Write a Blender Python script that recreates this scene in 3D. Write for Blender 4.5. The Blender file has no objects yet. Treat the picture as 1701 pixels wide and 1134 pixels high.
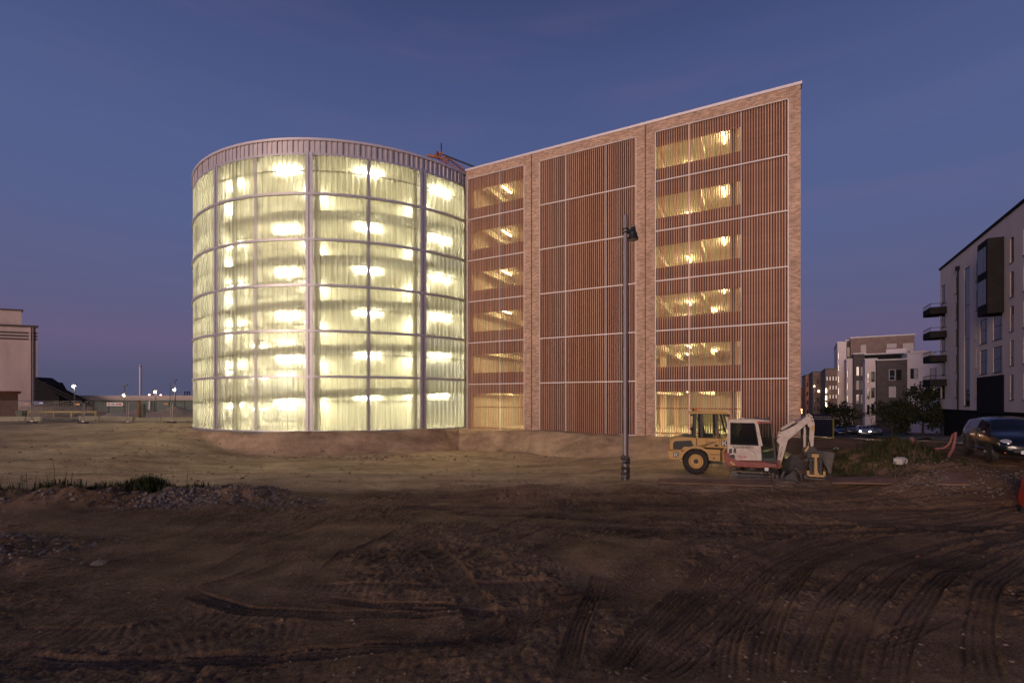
import bpy, math, random
import numpy as np
from mathutils import Vector, Matrix
SC = bpy.context.scene
COL = SC.collection
R_ = math.radians
random.seed(7)

# ------------------------------------------------------------------ camera
F, CX, HY, CAMZ = 803.0, 850.5, 666.0, 3.1          # focal length and horizon in photo pixels, eye height
cam_d = bpy.data.cameras.new('camera')
cam = bpy.data.objects.new('camera', cam_d)
COL.objects.link(cam)
cam.location = (0, 0, CAMZ)
cam.rotation_euler = (math.pi / 2, 0, 0)
cam_d.sensor_width = 36
cam_d.lens = F / 1701 * 36
cam_d.shift_y = (HY - 567) / 1701
cam_d.clip_start = 0.1
cam_d.clip_end = 5000
SC.camera = cam

# ------------------------------------------------------------------ world: dusk sky
W = bpy.data.worlds.new('World')
SC.world = W
W.use_nodes = True
def build_world():
    t = W.node_tree
    N, L = t.nodes, t.links
    bg = N['Background']
    tc = N.new('ShaderNodeTexCoord')
    sx = N.new('ShaderNodeSeparateXYZ')
    L.new(tc.outputs['Generated'], sx.inputs[0])
    ramp = N.new('ShaderNodeValToRGB')
    e = ramp.color_ramp.elements
    stops = [(0.0, (.086, .092, .165)), (.045, (.096, .098, .182)), (.105, (.138, .112, .215)), (.17, (.116, .119, .236)),
             (.30, (.100, .127, .275)), (.42, (.088, .121, .276)), (.56, (.066, .090, .224)), (.75, (.028, .040, .115)), (1.0, (.012, .018, .06))]
    e[0].position, e[0].color = stops[0][0], (*stops[0][1], 1)
    e[1].position, e[1].color = stops[-1][0], (*stops[-1][1], 1)
    for p, c in stops[1:-1]:
        k = e.new(p); k.color = (*c, 1)
    L.new(sx.outputs['Z'], ramp.inputs[0])
    # thin high cirrus, stretched along the horizon
    mp = N.new('ShaderNodeMapping'); mp.inputs['Scale'].default_value = (1.2, 1.2, 9.0); mp.inputs['Rotation'].default_value = (0.05, 0.12, 0)
    nz = N.new('ShaderNodeTexNoise'); nz.inputs['Scale'].default_value = 2.2; nz.inputs['Detail'].default_value = 5; nz.inputs['Roughness'].default_value = .55
    L.new(tc.outputs['Generated'], mp.inputs[0]); L.new(mp.outputs[0], nz.inputs['Vector'])
    cr = N.new('ShaderNodeMapRange'); cr.inputs['From Min'].default_value = .5; cr.inputs['From Max'].default_value = .8
    cr.inputs['To Max'].default_value = .24
    L.new(nz.outputs['Fac'], cr.inputs['Value'])
    mx = N.new('ShaderNodeMix'); mx.data_type = 'RGBA'
    mx.inputs['B'].default_value = (.175, .140, .262, 1)
    L.new(cr.outputs[0], mx.inputs['Factor']); L.new(ramp.outputs[0], mx.inputs['A'])
    # dusk air scattering of a sun already below the horizon behind the viewer
    sky = N.new('ShaderNodeTexSky'); sky.sky_type = 'NISHITA'; sky.sun_disc = False
    sky.sun_elevation = R_(-2.0); sky.sun_rotation = R_(SUN_ROT); sky.ozone_density = 4
    add = N.new('ShaderNodeMix'); add.data_type = 'RGBA'; add.blend_type = 'ADD'; add.inputs['Factor'].default_value = .06
    L.new(mx.outputs['Result'], add.inputs['A']); L.new(sky.outputs[0], add.inputs['B'])
    L.new(add.outputs['Result'], bg.inputs['Color'])
    bg.inputs['Strength'].default_value = 0.92
SUN_AZ = (-.56, -.83)                                # towards the afterglow, behind and slightly left of the camera
SUN_ROT = math.degrees(math.atan2(SUN_AZ[0], SUN_AZ[1]))
build_world()

# ------------------------------------------------------------------ afterglow: one broad, low, warm sun lamp
sd = bpy.data.lights.new('afterglow_sun', 'SUN')
sun = bpy.data.objects.new('afterglow_sun', sd)
COL.objects.link(sun)
sd.energy = 2.1
sd.angle = R_(22)
sd.color = (1.0, .72, .58)
SUN_EL = R_(3.6)
to_sun = Vector((SUN_AZ[0], SUN_AZ[1], 0)).normalized() * math.cos(SUN_EL) + Vector((0, 0, math.sin(SUN_EL)))
sun.rotation_euler = to_sun.to_track_quat('Z', 'Y').to_euler()
sun.location = (0, -30, 30)

vs = SC.view_settings
vs.view_transform = 'Standard'; vs.look = 'None'; vs.exposure = 0; vs.gamma = 1; vs.use_curve_mapping = False
SC.render.engine = 'CYCLES'
cy = SC.cycles
cy.use_denoising = True
cy.denoiser = 'OPENIMAGEDENOISE'
cy.max_bounces = 8; cy.diffuse_bounces = 3; cy.glossy_bounces = 3; cy.transmission_bounces = 4; cy.transparent_max_bounces = 16
cy.sample_clamp_indirect = 4.0
cy.sample_clamp_direct = 24.0
cy.use_adaptive_sampling = False
cy.use_light_tree = True
cy.caustics_reflective = False; cy.caustics_refractive = False

# ------------------------------------------------------------------ helpers
def px(x, y, d):                                     # photo pixel at a given distance -> place in the world
    return Vector(((x - CX) / F * d, d, CAMZ - (y - HY) / F * d))

def tag(o, label=None, cat=None, group=None, kind=None):
    if label: o['label'] = label
    if cat: o['category'] = cat
    if group: o['group'] = group
    if kind: o['kind'] = kind
    return o

def empty(name, loc=(0, 0, 0), rz=0.0):
    o = bpy.data.objects.new(name, None)
    COL.objects.link(o)
    o.location = loc; o.rotation_euler = (0, 0, rz)
    o.empty_display_size = .2
    return o

def place(name, data, parent=None, loc=(0, 0, 0), rz=0.0):
    o = bpy.data.objects.new(name, data)
    COL.objects.link(o)
    o.parent = parent
    o.location = loc; o.rotation_euler = (0, 0, rz)
    return o

def copy_tree(o, parent=None):
    c = o.copy(); COL.objects.link(c); c.parent = parent
    for ch in list(o.children): copy_tree(ch, c)
    return c

class MB:
    def __init__(s): s.v = []; s.f = []; s.m = []
    def add(s, vs, fs, mi=0):
        b = len(s.v); s.v += [tuple(v) for v in vs]
        s.f += [tuple(b + i for i in f) for f in fs]; s.m += [mi] * len(fs)
        return s
    def box(s, x0, x1, y0, y1, z0, z1, mi=0, M=None):
        vs = [Vector((x, y, z)) for z in (z0, z1) for y in (y0, y1) for x in (x0, x1)]
        if M is not None: vs = [M @ v for v in vs]
        return s.add(vs, [(0, 2, 3, 1), (4, 5, 7, 6), (0, 1, 5, 4), (2, 6, 7, 3), (0, 4, 6, 2), (1, 3, 7, 5)], mi)
    def prism(s, poly, a, b, axis='y', mi=0):        # poly in the two other axes, extruded a..b
        def P(p, t):
            return {'y': (p[0], t, p[1]), 'z': (p[0], p[1], t), 'x': (t, p[0], p[1])}[axis]
        n = len(poly)
        vs = [P(p, a) for p in poly] + [P(p, b) for p in poly]
        fs = [tuple(range(n)), tuple(range(2 * n - 1, n - 1, -1))]
        fs += [(i + n, (i + 1) % n + n, (i + 1) % n, i) for i in range(n)]
        return s.add(vs, fs, mi)
    def tube(s, pts, r, n=8, mi=0, caps=True):
        pts = [Vector(p) for p in pts]
        rs = r if isinstance(r, (list, tuple)) else [r] * len(pts)
        rings = []
        up = None
        for i, p in enumerate(pts):
            d = (pts[min(i + 1, len(pts) - 1)] - pts[max(i - 1, 0)]).normalized()
            if up is None:
                up = Vector((0, 0, 1)) if abs(d.z) < .9 else Vector((1, 0, 0))
            a = d.cross(up).normalized(); b = d.cross(a).normalized(); up = -b if False else up
            rings.append([p + (a * math.cos(2 * math.pi * k / n) + b * math.sin(2 * math.pi * k / n)) * rs[i] for k in range(n)])
        vs = [v for rr in rings for v in rr]
        fs = []
        for i in range(len(pts) - 1):
            for k in range(n):
                k2 = (k + 1) % n
                fs.append((i * n + k, i * n + k2, (i + 1) * n + k2, (i + 1) * n + k))
        if caps:
            fs.append(tuple(range(n - 1, -1, -1)))
            fs.append(tuple(range((len(pts) - 1) * n, len(pts) * n)))
        return s.add(vs, fs, mi)
    def beam(s, p0, p1, w, h, mi=0):                 # box between two points
        p0, p1 = Vector(p0), Vector(p1)
        d = (p1 - p0); L = d.length; d.normalize()
        up = Vector((0, 0, 1)) if abs(d.z) < .95 else Vector((0, 1, 0))
        a = d.cross(up).normalized(); b = a.cross(d).normalized()
        vs = []
        for p in (p0, p1):
            for sa, sb in ((-1, -1), (1, -1), (1, 1), (-1, 1)):
                vs.append(p + a * sa * w / 2 + b * sb * h / 2)
        return s.add(vs, [(0, 1, 2, 3), (7, 6, 5, 4), (0, 4, 5, 1), (1, 5, 6, 2), (2, 6, 7, 3), (3, 7, 4, 0)], mi)
    def lathe(s, prof, n=16, axis='z', c=(0, 0, 0), mi=0, caps=True):
        vs = []
        for r, t in prof:
            for k in range(n):
                a = 2 * math.pi * k / n
                q = {'z': (r * math.cos(a), r * math.sin(a), t), 'y': (r * math.cos(a), t, r * math.sin(a)), 'x': (t, r * math.cos(a), r * math.sin(a))}[axis]
                vs.append((q[0] + c[0], q[1] + c[1], q[2] + c[2]))
        fs = []
        for i in range(len(prof) - 1):
            for k in range(n):
                k2 = (k + 1) % n
                fs.append((i * n + k, i * n + k2, (i + 1) * n + k2, (i + 1) * n + k))
        if not caps: return s.add(vs, fs, mi)
        fs.append(tuple(range(n))); m = (len(prof) - 1) * n
        fs.append(tuple(range(m + n - 1, m - 1, -1)))
        return s.add(vs, fs, mi)
    def arcwall(s, r0, r1, z0, z1, a0, a1, n, mi=0): # curved wall piece, angle 0 faces the camera (-Y), grows to +X
        vs = []; fs = []
        for i in range(n + 1):
            a = a0 + (a1 - a0) * i / n
            zz0 = z0(a) if callable(z0) else z0; zz1 = z1(a) if callable(z1) else z1
            for r, z in ((r0, zz0), (r1, zz0), (r1, zz1), (r0, zz1)):
                vs.append((r * math.sin(a), -r * math.cos(a), z))
        for i in range(n):
            b = i * 4
            for k in range(4):
                k2 = (k + 1) % 4
                fs.append((b + k, b + k2, b + 4 + k2, b + 4 + k))
        fs += [(3, 2, 1, 0), (n * 4, n * 4 + 1, n * 4 + 2, n * 4 + 3)]
        return s.add(vs, fs, mi)
    def mesh(s, name, mats, smooth=False):
        me = bpy.data.meshes.new(name)
        me.from_pydata(s.v, [], s.f)
        for m in (mats if isinstance(mats, (list, tuple)) else [mats]): me.materials.append(m)
        if any(s.m): me.polygons.foreach_set('material_index', s.m)
        me.update()
        import bmesh
        bm = bmesh.new(); bm.from_mesh(me)
        bmesh.ops.recalc_face_normals(bm, faces=bm.faces)
        bm.to_mesh(me); bm.free()
        if smooth:
            me.polygons.foreach_set('use_smooth', [True] * len(me.polygons))
            try: me.set_sharp_from_angle(angle=R_(38 if smooth is True else smooth))
            except Exception: pass
        return me
    def build(s, name, mats, parent=None, loc=(0, 0, 0), rz=0.0, smooth=False):
        return place(name, s.mesh(name, mats, smooth), parent, loc, rz)

def bevel(o, w=.02, seg=2):
    m = o.modifiers.new('bevel', 'BEVEL'); m.width = w; m.segments = seg; m.limit_method = 'ANGLE'; m.angle_limit = R_(35)
    return o

MAT = {}
def mat(name, c, rough=.7, metal=0.0, var=.12, scale=3.0, bump=0.0, bscale=30.0, c2=None, emit=None, spec=.5, detail=4, streak=None, coat=0):
    m = bpy.data.materials.new(name); m.use_nodes = True
    N, L = m.node_tree.nodes, m.node_tree.links
    b = N['Principled BSDF']
    b.inputs['Roughness'].default_value = rough
    b.inputs['Metallic'].default_value = metal
    b.inputs['Specular IOR Level'].default_value = spec
    if coat: b.inputs['Coat Weight'].default_value = coat
    tc = N.new('ShaderNodeTexCoord')
    nz = N.new('ShaderNodeTexNoise'); nz.inputs['Scale'].default_value = scale; nz.inputs['Detail'].default_value = detail
    nz.inputs['Roughness'].default_value = .6
    if streak:
        mp = N.new('ShaderNodeMapping'); mp.inputs['Scale'].default_value = streak
        L.new(tc.outputs['Object'], mp.inputs[0]); L.new(mp.outputs[0], nz.inputs['Vector'])
    else:
        L.new(tc.outputs['Object'], nz.inputs['Vector'])
    mix = N.new('ShaderNodeMix'); mix.data_type = 'RGBA'
    a = tuple(max(0, k * (1 - var)) for k in c); d = c2 or tuple(min(1, k * (1 + var)) for k in c)
    mix.inputs['A'].default_value = (*a, 1); mix.inputs['B'].default_value = (*d, 1)
    rg = N.new('ShaderNodeMapRange'); rg.inputs['From Min'].default_value = .3; rg.inputs['From Max'].default_value = .7
    L.new(nz.outputs['Fac'], rg.inputs['Value']); L.new(rg.outputs[0], mix.inputs['Factor'])
    L.new(mix.outputs['Result'], b.inputs['Base Color'])
    if bump:
        n2 = N.new('ShaderNodeTexNoise'); n2.inputs['Scale'].default_value = bscale; n2.inputs['Detail'].default_value = 5
        L.new(tc.outputs['Object'], n2.inputs['Vector'])
        bp = N.new('ShaderNodeBump'); bp.inputs['Strength'].default_value = bump; bp.inputs['Distance'].default_value = .02
        L.new(n2.outputs['Fac'], bp.inputs['Height']); L.new(bp.outputs[0], b.inputs['Normal'])
    if emit:
        b.inputs['Emission Color'].default_value = (*emit[0], 1); b.inputs['Emission Strength'].default_value = emit[1]
    MAT[name] = m
    return m

def brick_mat(name, c1, c2, mortar, bw=.24, bh=.0667, off=.5, bump=.6):
    m = bpy.data.materials.new(name); m.use_nodes = True
    N, L = m.node_tree.nodes, m.node_tree.links
    b = N['Principled BSDF']; b.inputs['Roughness'].default_value = .85
    tc = N.new('ShaderNodeTexCoord'); sx = N.new('ShaderNodeSeparateXYZ'); L.new(tc.outputs['Object'], sx.inputs[0])
    ad = N.new('ShaderNodeMath'); ad.operation = 'ADD'; L.new(sx.outputs['X'], ad.inputs[0]); L.new(sx.outputs['Y'], ad.inputs[1])
    cb = N.new('ShaderNodeCombineXYZ'); L.new(ad.outputs[0], cb.inputs['X']); L.new(sx.outputs['Z'], cb.inputs['Y'])
    br = N.new('ShaderNodeTexBrick'); br.offset = off
    br.inputs['Scale'].default_value = 1; br.inputs['Brick Width'].default_value = bw; br.inputs['Row Height'].default_value = bh
    br.inputs['Mortar Size'].default_value = .011; br.inputs['Mortar Smooth'].default_value = .2; br.inputs['Bias'].default_value = -.1
    br.inputs['Color1'].default_value = (*c1, 1); br.inputs['Color2'].default_value = (*c2, 1); br.inputs['Mortar'].default_value = (*mortar, 1)
    L.new(cb.outputs[0], br.inputs['Vector'])
    nz = N.new('ShaderNodeTexNoise'); nz.inputs['Scale'].default_value = 1.1; nz.inputs['Detail'].default_value = 6
    L.new(tc.outputs['Object'], nz.inputs['Vector'])
    rg = N.new('ShaderNodeMapRange'); rg.inputs['From Min'].default_value = .3; rg.inputs['From Max'].default_value = .7
    rg.inputs['To Min'].default_value = .82; rg.inputs['To Max'].default_value = 1.12
    L.new(nz.outputs['Fac'], rg.inputs['Value'])
    mu = N.new('ShaderNodeMix'); mu.data_type = 'RGBA'; mu.blend_type = 'MULTIPLY'; mu.inputs['Factor'].default_value = 1
    L.new(br.outputs['Color'], mu.inputs['A']); L.new(rg.outputs[0], mu.inputs['B'])
    L.new(mu.outputs['Result'], b.inputs['Base Color'])
    bp = N.new('ShaderNodeBump'); bp.inputs['Strength'].default_value = bump; bp.inputs['Distance'].default_value = .012; bp.invert = True
    L.new(br.outputs['Fac'], bp.inputs['Height']); L.new(bp.outputs[0], b.inputs['Normal'])
    MAT[name] = m
    return m

def emit_mat(name, c, s):
    m = bpy.data.materials.new(name); m.use_nodes = True
    N, L = m.node_tree.nodes, m.node_tree.links
    N.remove(N['Principled BSDF'])
    e = N.new('ShaderNodeEmission'); e.inputs[0].default_value = (*c, 1); e.inputs[1].default_value = s
    L.new(e.outputs[0], N['Material Output'].inputs[0])
    MAT[name] = m
    return m

def glass_mat(name, c=(.02, .025, .03), rough=.05, alpha=0.0):
    m = bpy.data.materials.new(name); m.use_nodes = True
    N, L = m.node_tree.nodes, m.node_tree.links
    b = N['Principled BSDF']; b.inputs['Base Color'].default_value = (*c, 1); b.inputs['Roughness'].default_value = rough
    b.inputs['Specular IOR Level'].default_value = .8
    if alpha:
        tr = N.new('ShaderNodeBsdfTransparent'); tr.inputs[0].default_value = (.75, .8, .75, 1)
        mx = N.new('ShaderNodeMixShader'); mx.inputs[0].default_value = alpha
        L.new(b.outputs[0], mx.inputs[1]); L.new(tr.outputs[0], mx.inputs[2]); L.new(mx.outputs[0], N['Material Output'].inputs[0])
    MAT[name] = m
    return m

def poly_mat(name, tint, tr_col, w_trans, gloss=.08, haze=.25):   # milky corrugated polycarbonate
    m = bpy.data.materials.new(name); m.use_nodes = True
    N, L = m.node_tree.nodes, m.node_tree.links
    N.remove(N['Principled BSDF'])
    t = N.new('ShaderNodeBsdfTransparent'); t.inputs[0].default_value = (*tr_col, 1)
    d = N.new('ShaderNodeBsdfTranslucent')
    df = N.new('ShaderNodeBsdfDiffuse'); df.inputs[0].default_value = (*tint, 1)
    g = N.new('ShaderNodeBsdfGlossy'); g.inputs[0].default_value = (1, 1, 1, 1); g.inputs['Roughness'].default_value = .45
    tc = N.new('ShaderNodeTexCoord'); nz = N.new('ShaderNodeTexNoise'); nz.inputs['Scale'].default_value = 2.0; nz.inputs['Detail'].default_value = 5
    mp = N.new('ShaderNodeMapping'); mp.inputs['Scale'].default_value = (1, 1, .25)
    L.new(tc.outputs['Object'], mp.inputs[0]); L.new(mp.outputs[0], nz.inputs['Vector'])
    mc = N.new('ShaderNodeMix'); mc.data_type = 'RGBA'
    mc.inputs['A'].default_value = (*[k * .86 for k in tint], 1); mc.inputs['B'].default_value = (*tint, 1)
    L.new(nz.outputs['Fac'], mc.inputs['Factor']); L.new(mc.outputs['Result'], d.inputs[0])
    m0 = N.new('ShaderNodeMixShader'); m0.inputs[0].default_value = .25; L.new(d.outputs[0], m0.inputs[1]); L.new(df.outputs[0], m0.inputs[2])
    rf = N.new('ShaderNodeBsdfRefraction'); rf.inputs[0].default_value = (*tr_col, 1); rf.inputs['Roughness'].default_value = 1.0; rf.inputs['IOR'].default_value = 1.09
    mt = N.new('ShaderNodeMixShader'); mt.inputs[0].default_value = haze; L.new(t.outputs[0], mt.inputs[1]); L.new(rf.outputs[0], mt.inputs[2])
    m1 = N.new('ShaderNodeMixShader'); m1.inputs[0].default_value = w_trans; L.new(mt.outputs[0], m1.inputs[1]); L.new(m0.outputs[0], m1.inputs[2])
    m2 = N.new('ShaderNodeMixShader'); m2.inputs[0].default_value = gloss; L.new(m1.outputs[0], m2.inputs[1]); L.new(g.outputs[0], m2.inputs[2])
    L.new(m2.outputs[0], N['Material Output'].inputs[0])
    MAT[name] = m
    return m

# ------------------------------------------------------------------ materials
brick_mat('brick', (.30, .145, .085), (.70, .43, .29), (.62, .50, .39))
mat('slat_wood', (.56, .325, .215), .75, var=.28, scale=6, streak=(14, 14, .8))
mat('slat_wood_pale', (.575, .34, .232), .75, var=.25, scale=6, streak=(14, 14, .8))
mat('slat_wood_dark', (.48, .262, .172), .75, var=.3, scale=6, streak=(14, 14, .8))
mat('backing_board', (.13, .055, .042), .8, var=.2, scale=2)
mat('white_steel', (.72, .66, .64), .45, metal=.0, var=.05)
mat('galv', (.54, .51, .53), .38, metal=.35, var=.1, scale=4)
mat('galv_dark', (.30, .26, .26), .5, metal=.3, var=.12)
mat('coping', (.74, .66, .66), .35, metal=.3, var=.05)
mat('concrete', (.36, .34, .29), .85, var=.14, scale=1.2, bump=.1)
mat('concrete_pale', (.46, .43, .36), .85, var=.1, scale=1.0, bump=.05)
mat('core_white', (.58, .56, .47), .85, var=.06, scale=1.0)
mat('concrete_dark', (.26, .25, .25), .85, var=.18, scale=1.2, bump=.15)
mat('black_metal', (.018, .018, .02), .45, var=.2)
mat('black_rubber', (.016, .015, .015), .8, var=.25, bump=.2)
poly_mat('polycarbonate', (.64, .63, .48), (.93, .94, .79), .20, .02, .60)
poly_mat('polycarbonate_rib', (.72, .71, .57), (.93, .94, .82), .46, .025, .55)
mat('fascia_sheet', (.60, .53, .53), .42, metal=.25, var=.08, scale=2)
LAMP_D = emit_mat('lamp_drum', (1.0, .91, .66), 100)
LAMP_B = emit_mat('lamp_hall', (1.0, .76, .33), 430)
# ------------------------------------------------------------------ where the big things stand
DX, DY, DR = -14.6, 47.36, 13.86                     # round tower: centre and radius
FO = Vector((-3.57, 37.76)); FU = Vector((.8868, -.4622)); FN = Vector((.4622, .8868)); FLEN = 22.46
FANG = math.atan2(FU.y, FU.x)

# ------------------------------------------------------------------ ground
def sstep(a, b, x):
    t = np.clip((x - a) / (b - a), 0, 1)
    return t * t * (3 - 2 * t)

def vnoise(x, y, seed=0):
    xi = np.floor(x).astype(np.int64); yi = np.floor(y).astype(np.int64)
    fx = x - xi; fy = y - yi
    fx = fx * fx * fx * (fx * (fx * 6 - 15) + 10); fy = fy * fy * fy * (fy * (fy * 6 - 15) + 10)
    def h(a, b):
        n = (a * 374761393 + b * 668265263 + seed * 1274126177) & 0xffffffff
        n = ((n ^ (n >> 13)) * 1274126177) & 0xffffffff
        return ((n ^ (n >> 16)) & 0xffff) / 65535.0
    return (h(xi, yi) * (1 - fx) + h(xi + 1, yi) * fx) * (1 - fy) + (h(xi, yi + 1) * (1 - fx) + h(xi + 1, yi + 1) * fx) * fy - .5

def base_h(x, y):
    x = np.asarray(x, float); y = np.asarray(y, float)
    # signed distance to the building footprint (tower and brick block)
    dd = np.hypot(x - DX, y - DY) - DR
    u = (x - FO.x) * FU.x + (y - FO.y) * FU.y
    v = (x - FO.x) * FN.x + (y - FO.y) * FN.y
    qx = np.maximum(np.maximum(-u, u - FLEN), 0); qy = np.maximum(-v, 0)
    dr = np.where((qx == 0) & (qy == 0), -1.0, np.hypot(qx, qy))
    d = np.minimum(dd, dr)
    d = d + .35 * vnoise(x * .45, y * .45, 3) + .15 * vnoise(x * 1.7, y * 1.7, 4)
    floor = -.05 - .50 * sstep(19, 27, y) * sstep(-25, -15, x) * (1 - sstep(2, 8, x))
    left = .95 * sstep(24, 41, y - .25 * np.minimum(x + 24, 0)) * (1 - sstep(-23, -16.5, x))
    floor = floor + left
    wid = 1.25 + 2.9 * sstep(0, 9, x)
    top = .90
    tt = np.clip((d - .85) / wid, 0, 1)
    berm = top - (top + .75) * tt
    # far and right-hand ground: the street level
    z = np.maximum(floor, berm)
    for T_, s_ in ((1.0, sstep(36, 43, y)), (1.02, sstep(11.2, 15.4, x + .18 * (y - 17)) * sstep(11.5, 17.0, y)), (1.0, sstep(12.0, 17.0, x) * sstep(20, 25, y))):
        z = np.maximum(z, z * (1 - s_) + T_ * s_)
    z = z - 3.3 * np.clip((y - 24) / 50, 0, 1) * sstep(16.5, 21, x - .2 * (y - 27))
    # shallow ridge where the fill in front drops to the excavated floor
    z = z + .16 * np.exp(-((y - 18.2 - .12 * (x - 5)) / 1.1) ** 2) * sstep(-3, 2, x) * (1 - sstep(9.5, 12, x))
    return z

TRACKS = []
def track(pts, kind='rib', w=.42, depth=.035, seed=0):
    TRACKS.append((pts, kind, w, depth, seed))
def gp(x, y):                                        # photo pixel on level ground -> metres
    d = F * CAMZ / (y - HY)
    return ((x - CX) / F * d, d)
# sweeping tyre marks, read off the photograph
for off in (0, 46, 110, 150):
    track([gp(1000 + off * .7, 1134), gp(1075 + off, 1040), gp(1150 + off, 965), gp(1235 + off, 910), gp(1370 + off, 868), gp(1560 + off, 850), gp(1720, 846)], 'rib', .30 + .03 * (off % 3), .030, off)
for off in (0, 62):
    track([gp(1205 + off, 1134), gp(1210 + off, 1060), gp(1245 + off, 985), gp(1300 + off, 925), gp(1430 + off, 880), gp(1660 + off, 862)], 'rib', .32, .028, 5 + off)
for off in (0, 70, 150):
    track([gp(1330 + off, 1134), gp(1345 + off, 1060), gp(1390 + off, 985), gp(1460 + off, 930), gp(1600 + off, 890), gp(1720 + off, 876)], 'rib', .34, .026, 9 + off)
track([gp(1640, 1134), gp(1625, 1040), gp(1650, 960), gp(1720, 910)], 'rib', .4, .03, 31)
track([gp(940, 1134), gp(960, 1050), gp(985, 985), gp(1000, 950)], 'rib', .26, .028, 12)
track([gp(760, 1100), gp(900, 1020), gp(1010, 985), gp(1090, 940)], 'rib', .34, .028, 13)
track([gp(0, 1110), gp(250, 1105), gp(520, 1085), gp(760, 1075), gp(900, 1060)], 'rib', .34, .030, 14)
track([gp(300, 985), gp(380, 1010), gp(470, 1020), gp(640, 1022), gp(900, 1020)], 'rib', .32, .028, 15)
track([gp(480, 975), gp(640, 978), gp(820, 975), gp(980, 968)], 'fine', .36, .020, 16)
track([gp(500, 990), gp(660, 1010), gp(860, 1015)], 'rib', .26, .024, 17)
track([gp(120, 1134), gp(260, 1090), gp(440, 1050), gp(560, 1040)], 'fine', .5, .022, 18)
track([gp(-40, 1060), gp(180, 1062), gp(330, 1030), gp(470, 1040)], 'fine', .45, .020, 19)
track([gp(700, 905), gp(735, 930), gp(760, 965), gp(790, 1010), gp(815, 1060), gp(850, 1110)], 'lug', .52, .026, 20)
track([gp(550, 950), gp(570, 925), gp(600, 905)], 'lug', .48, .024, 21)
track([gp(250, 1070), gp(370, 1050), gp(470, 1075), gp(560, 1085)], 'lug2', .55, .016, 22)
track([gp(860, 850), gp(1000, 856), gp(1150, 866), gp(1300, 866)], 'lug', .46, .034, 23)
for k, (ya, yb, yc) in enumerate(((822, 812, 818), (834, 838, 846), (846, 858, 872), (866, 880, 872), (832, 826, 835))):
    track([gp(560 + 80 * k, ya), gp(830 + 50 * k, (ya + yb) / 2), gp(1100 + 30 * k, yb), gp(1400, (yb + yc) / 2), gp(1720, yc)], 'rut', .38 + .06 * (k % 2), .060, 40 + k)
for k in range(5):
    track([gp(300 + 60 * k, 778 + 7 * k), gp(520 + 40 * k, 786 + 9 * k), gp(760 + 40 * k, 790 + 8 * k), gp(980, 786 + 5 * k)], 'rut', .36, .030, 60 + k)
for k in range(4):
    track([gp(-20, 745 + 14 * k), gp(180, 752 + 12 * k), gp(430, 768 + 6 * k), gp(700, 775 + 3 * k)], 'rut', .4, .03, 70 + k)
for k in range(26):                                  # short scuffs
    x0 = 150 + 55 * k + random.uniform(-40, 40); y0 = random.uniform(890, 1090)
    track([gp(x0, y0), gp(x0 + 90, y0 - 22), gp(x0 + 170, y0 - 60)], 'rib' if k % 3 else 'fine', .3, .016, 80 + k)

def ground_axis(parts):
    out = [parts[0][0]]
    for a, b, s0, s1 in parts:
        x = a; n = 0
        while x < b - 1e-6:
            t = (x - a) / (b - a); x += s0 + (s1 - s0) * t; out.append(min(x, b))
    return np.array(out)

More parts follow.
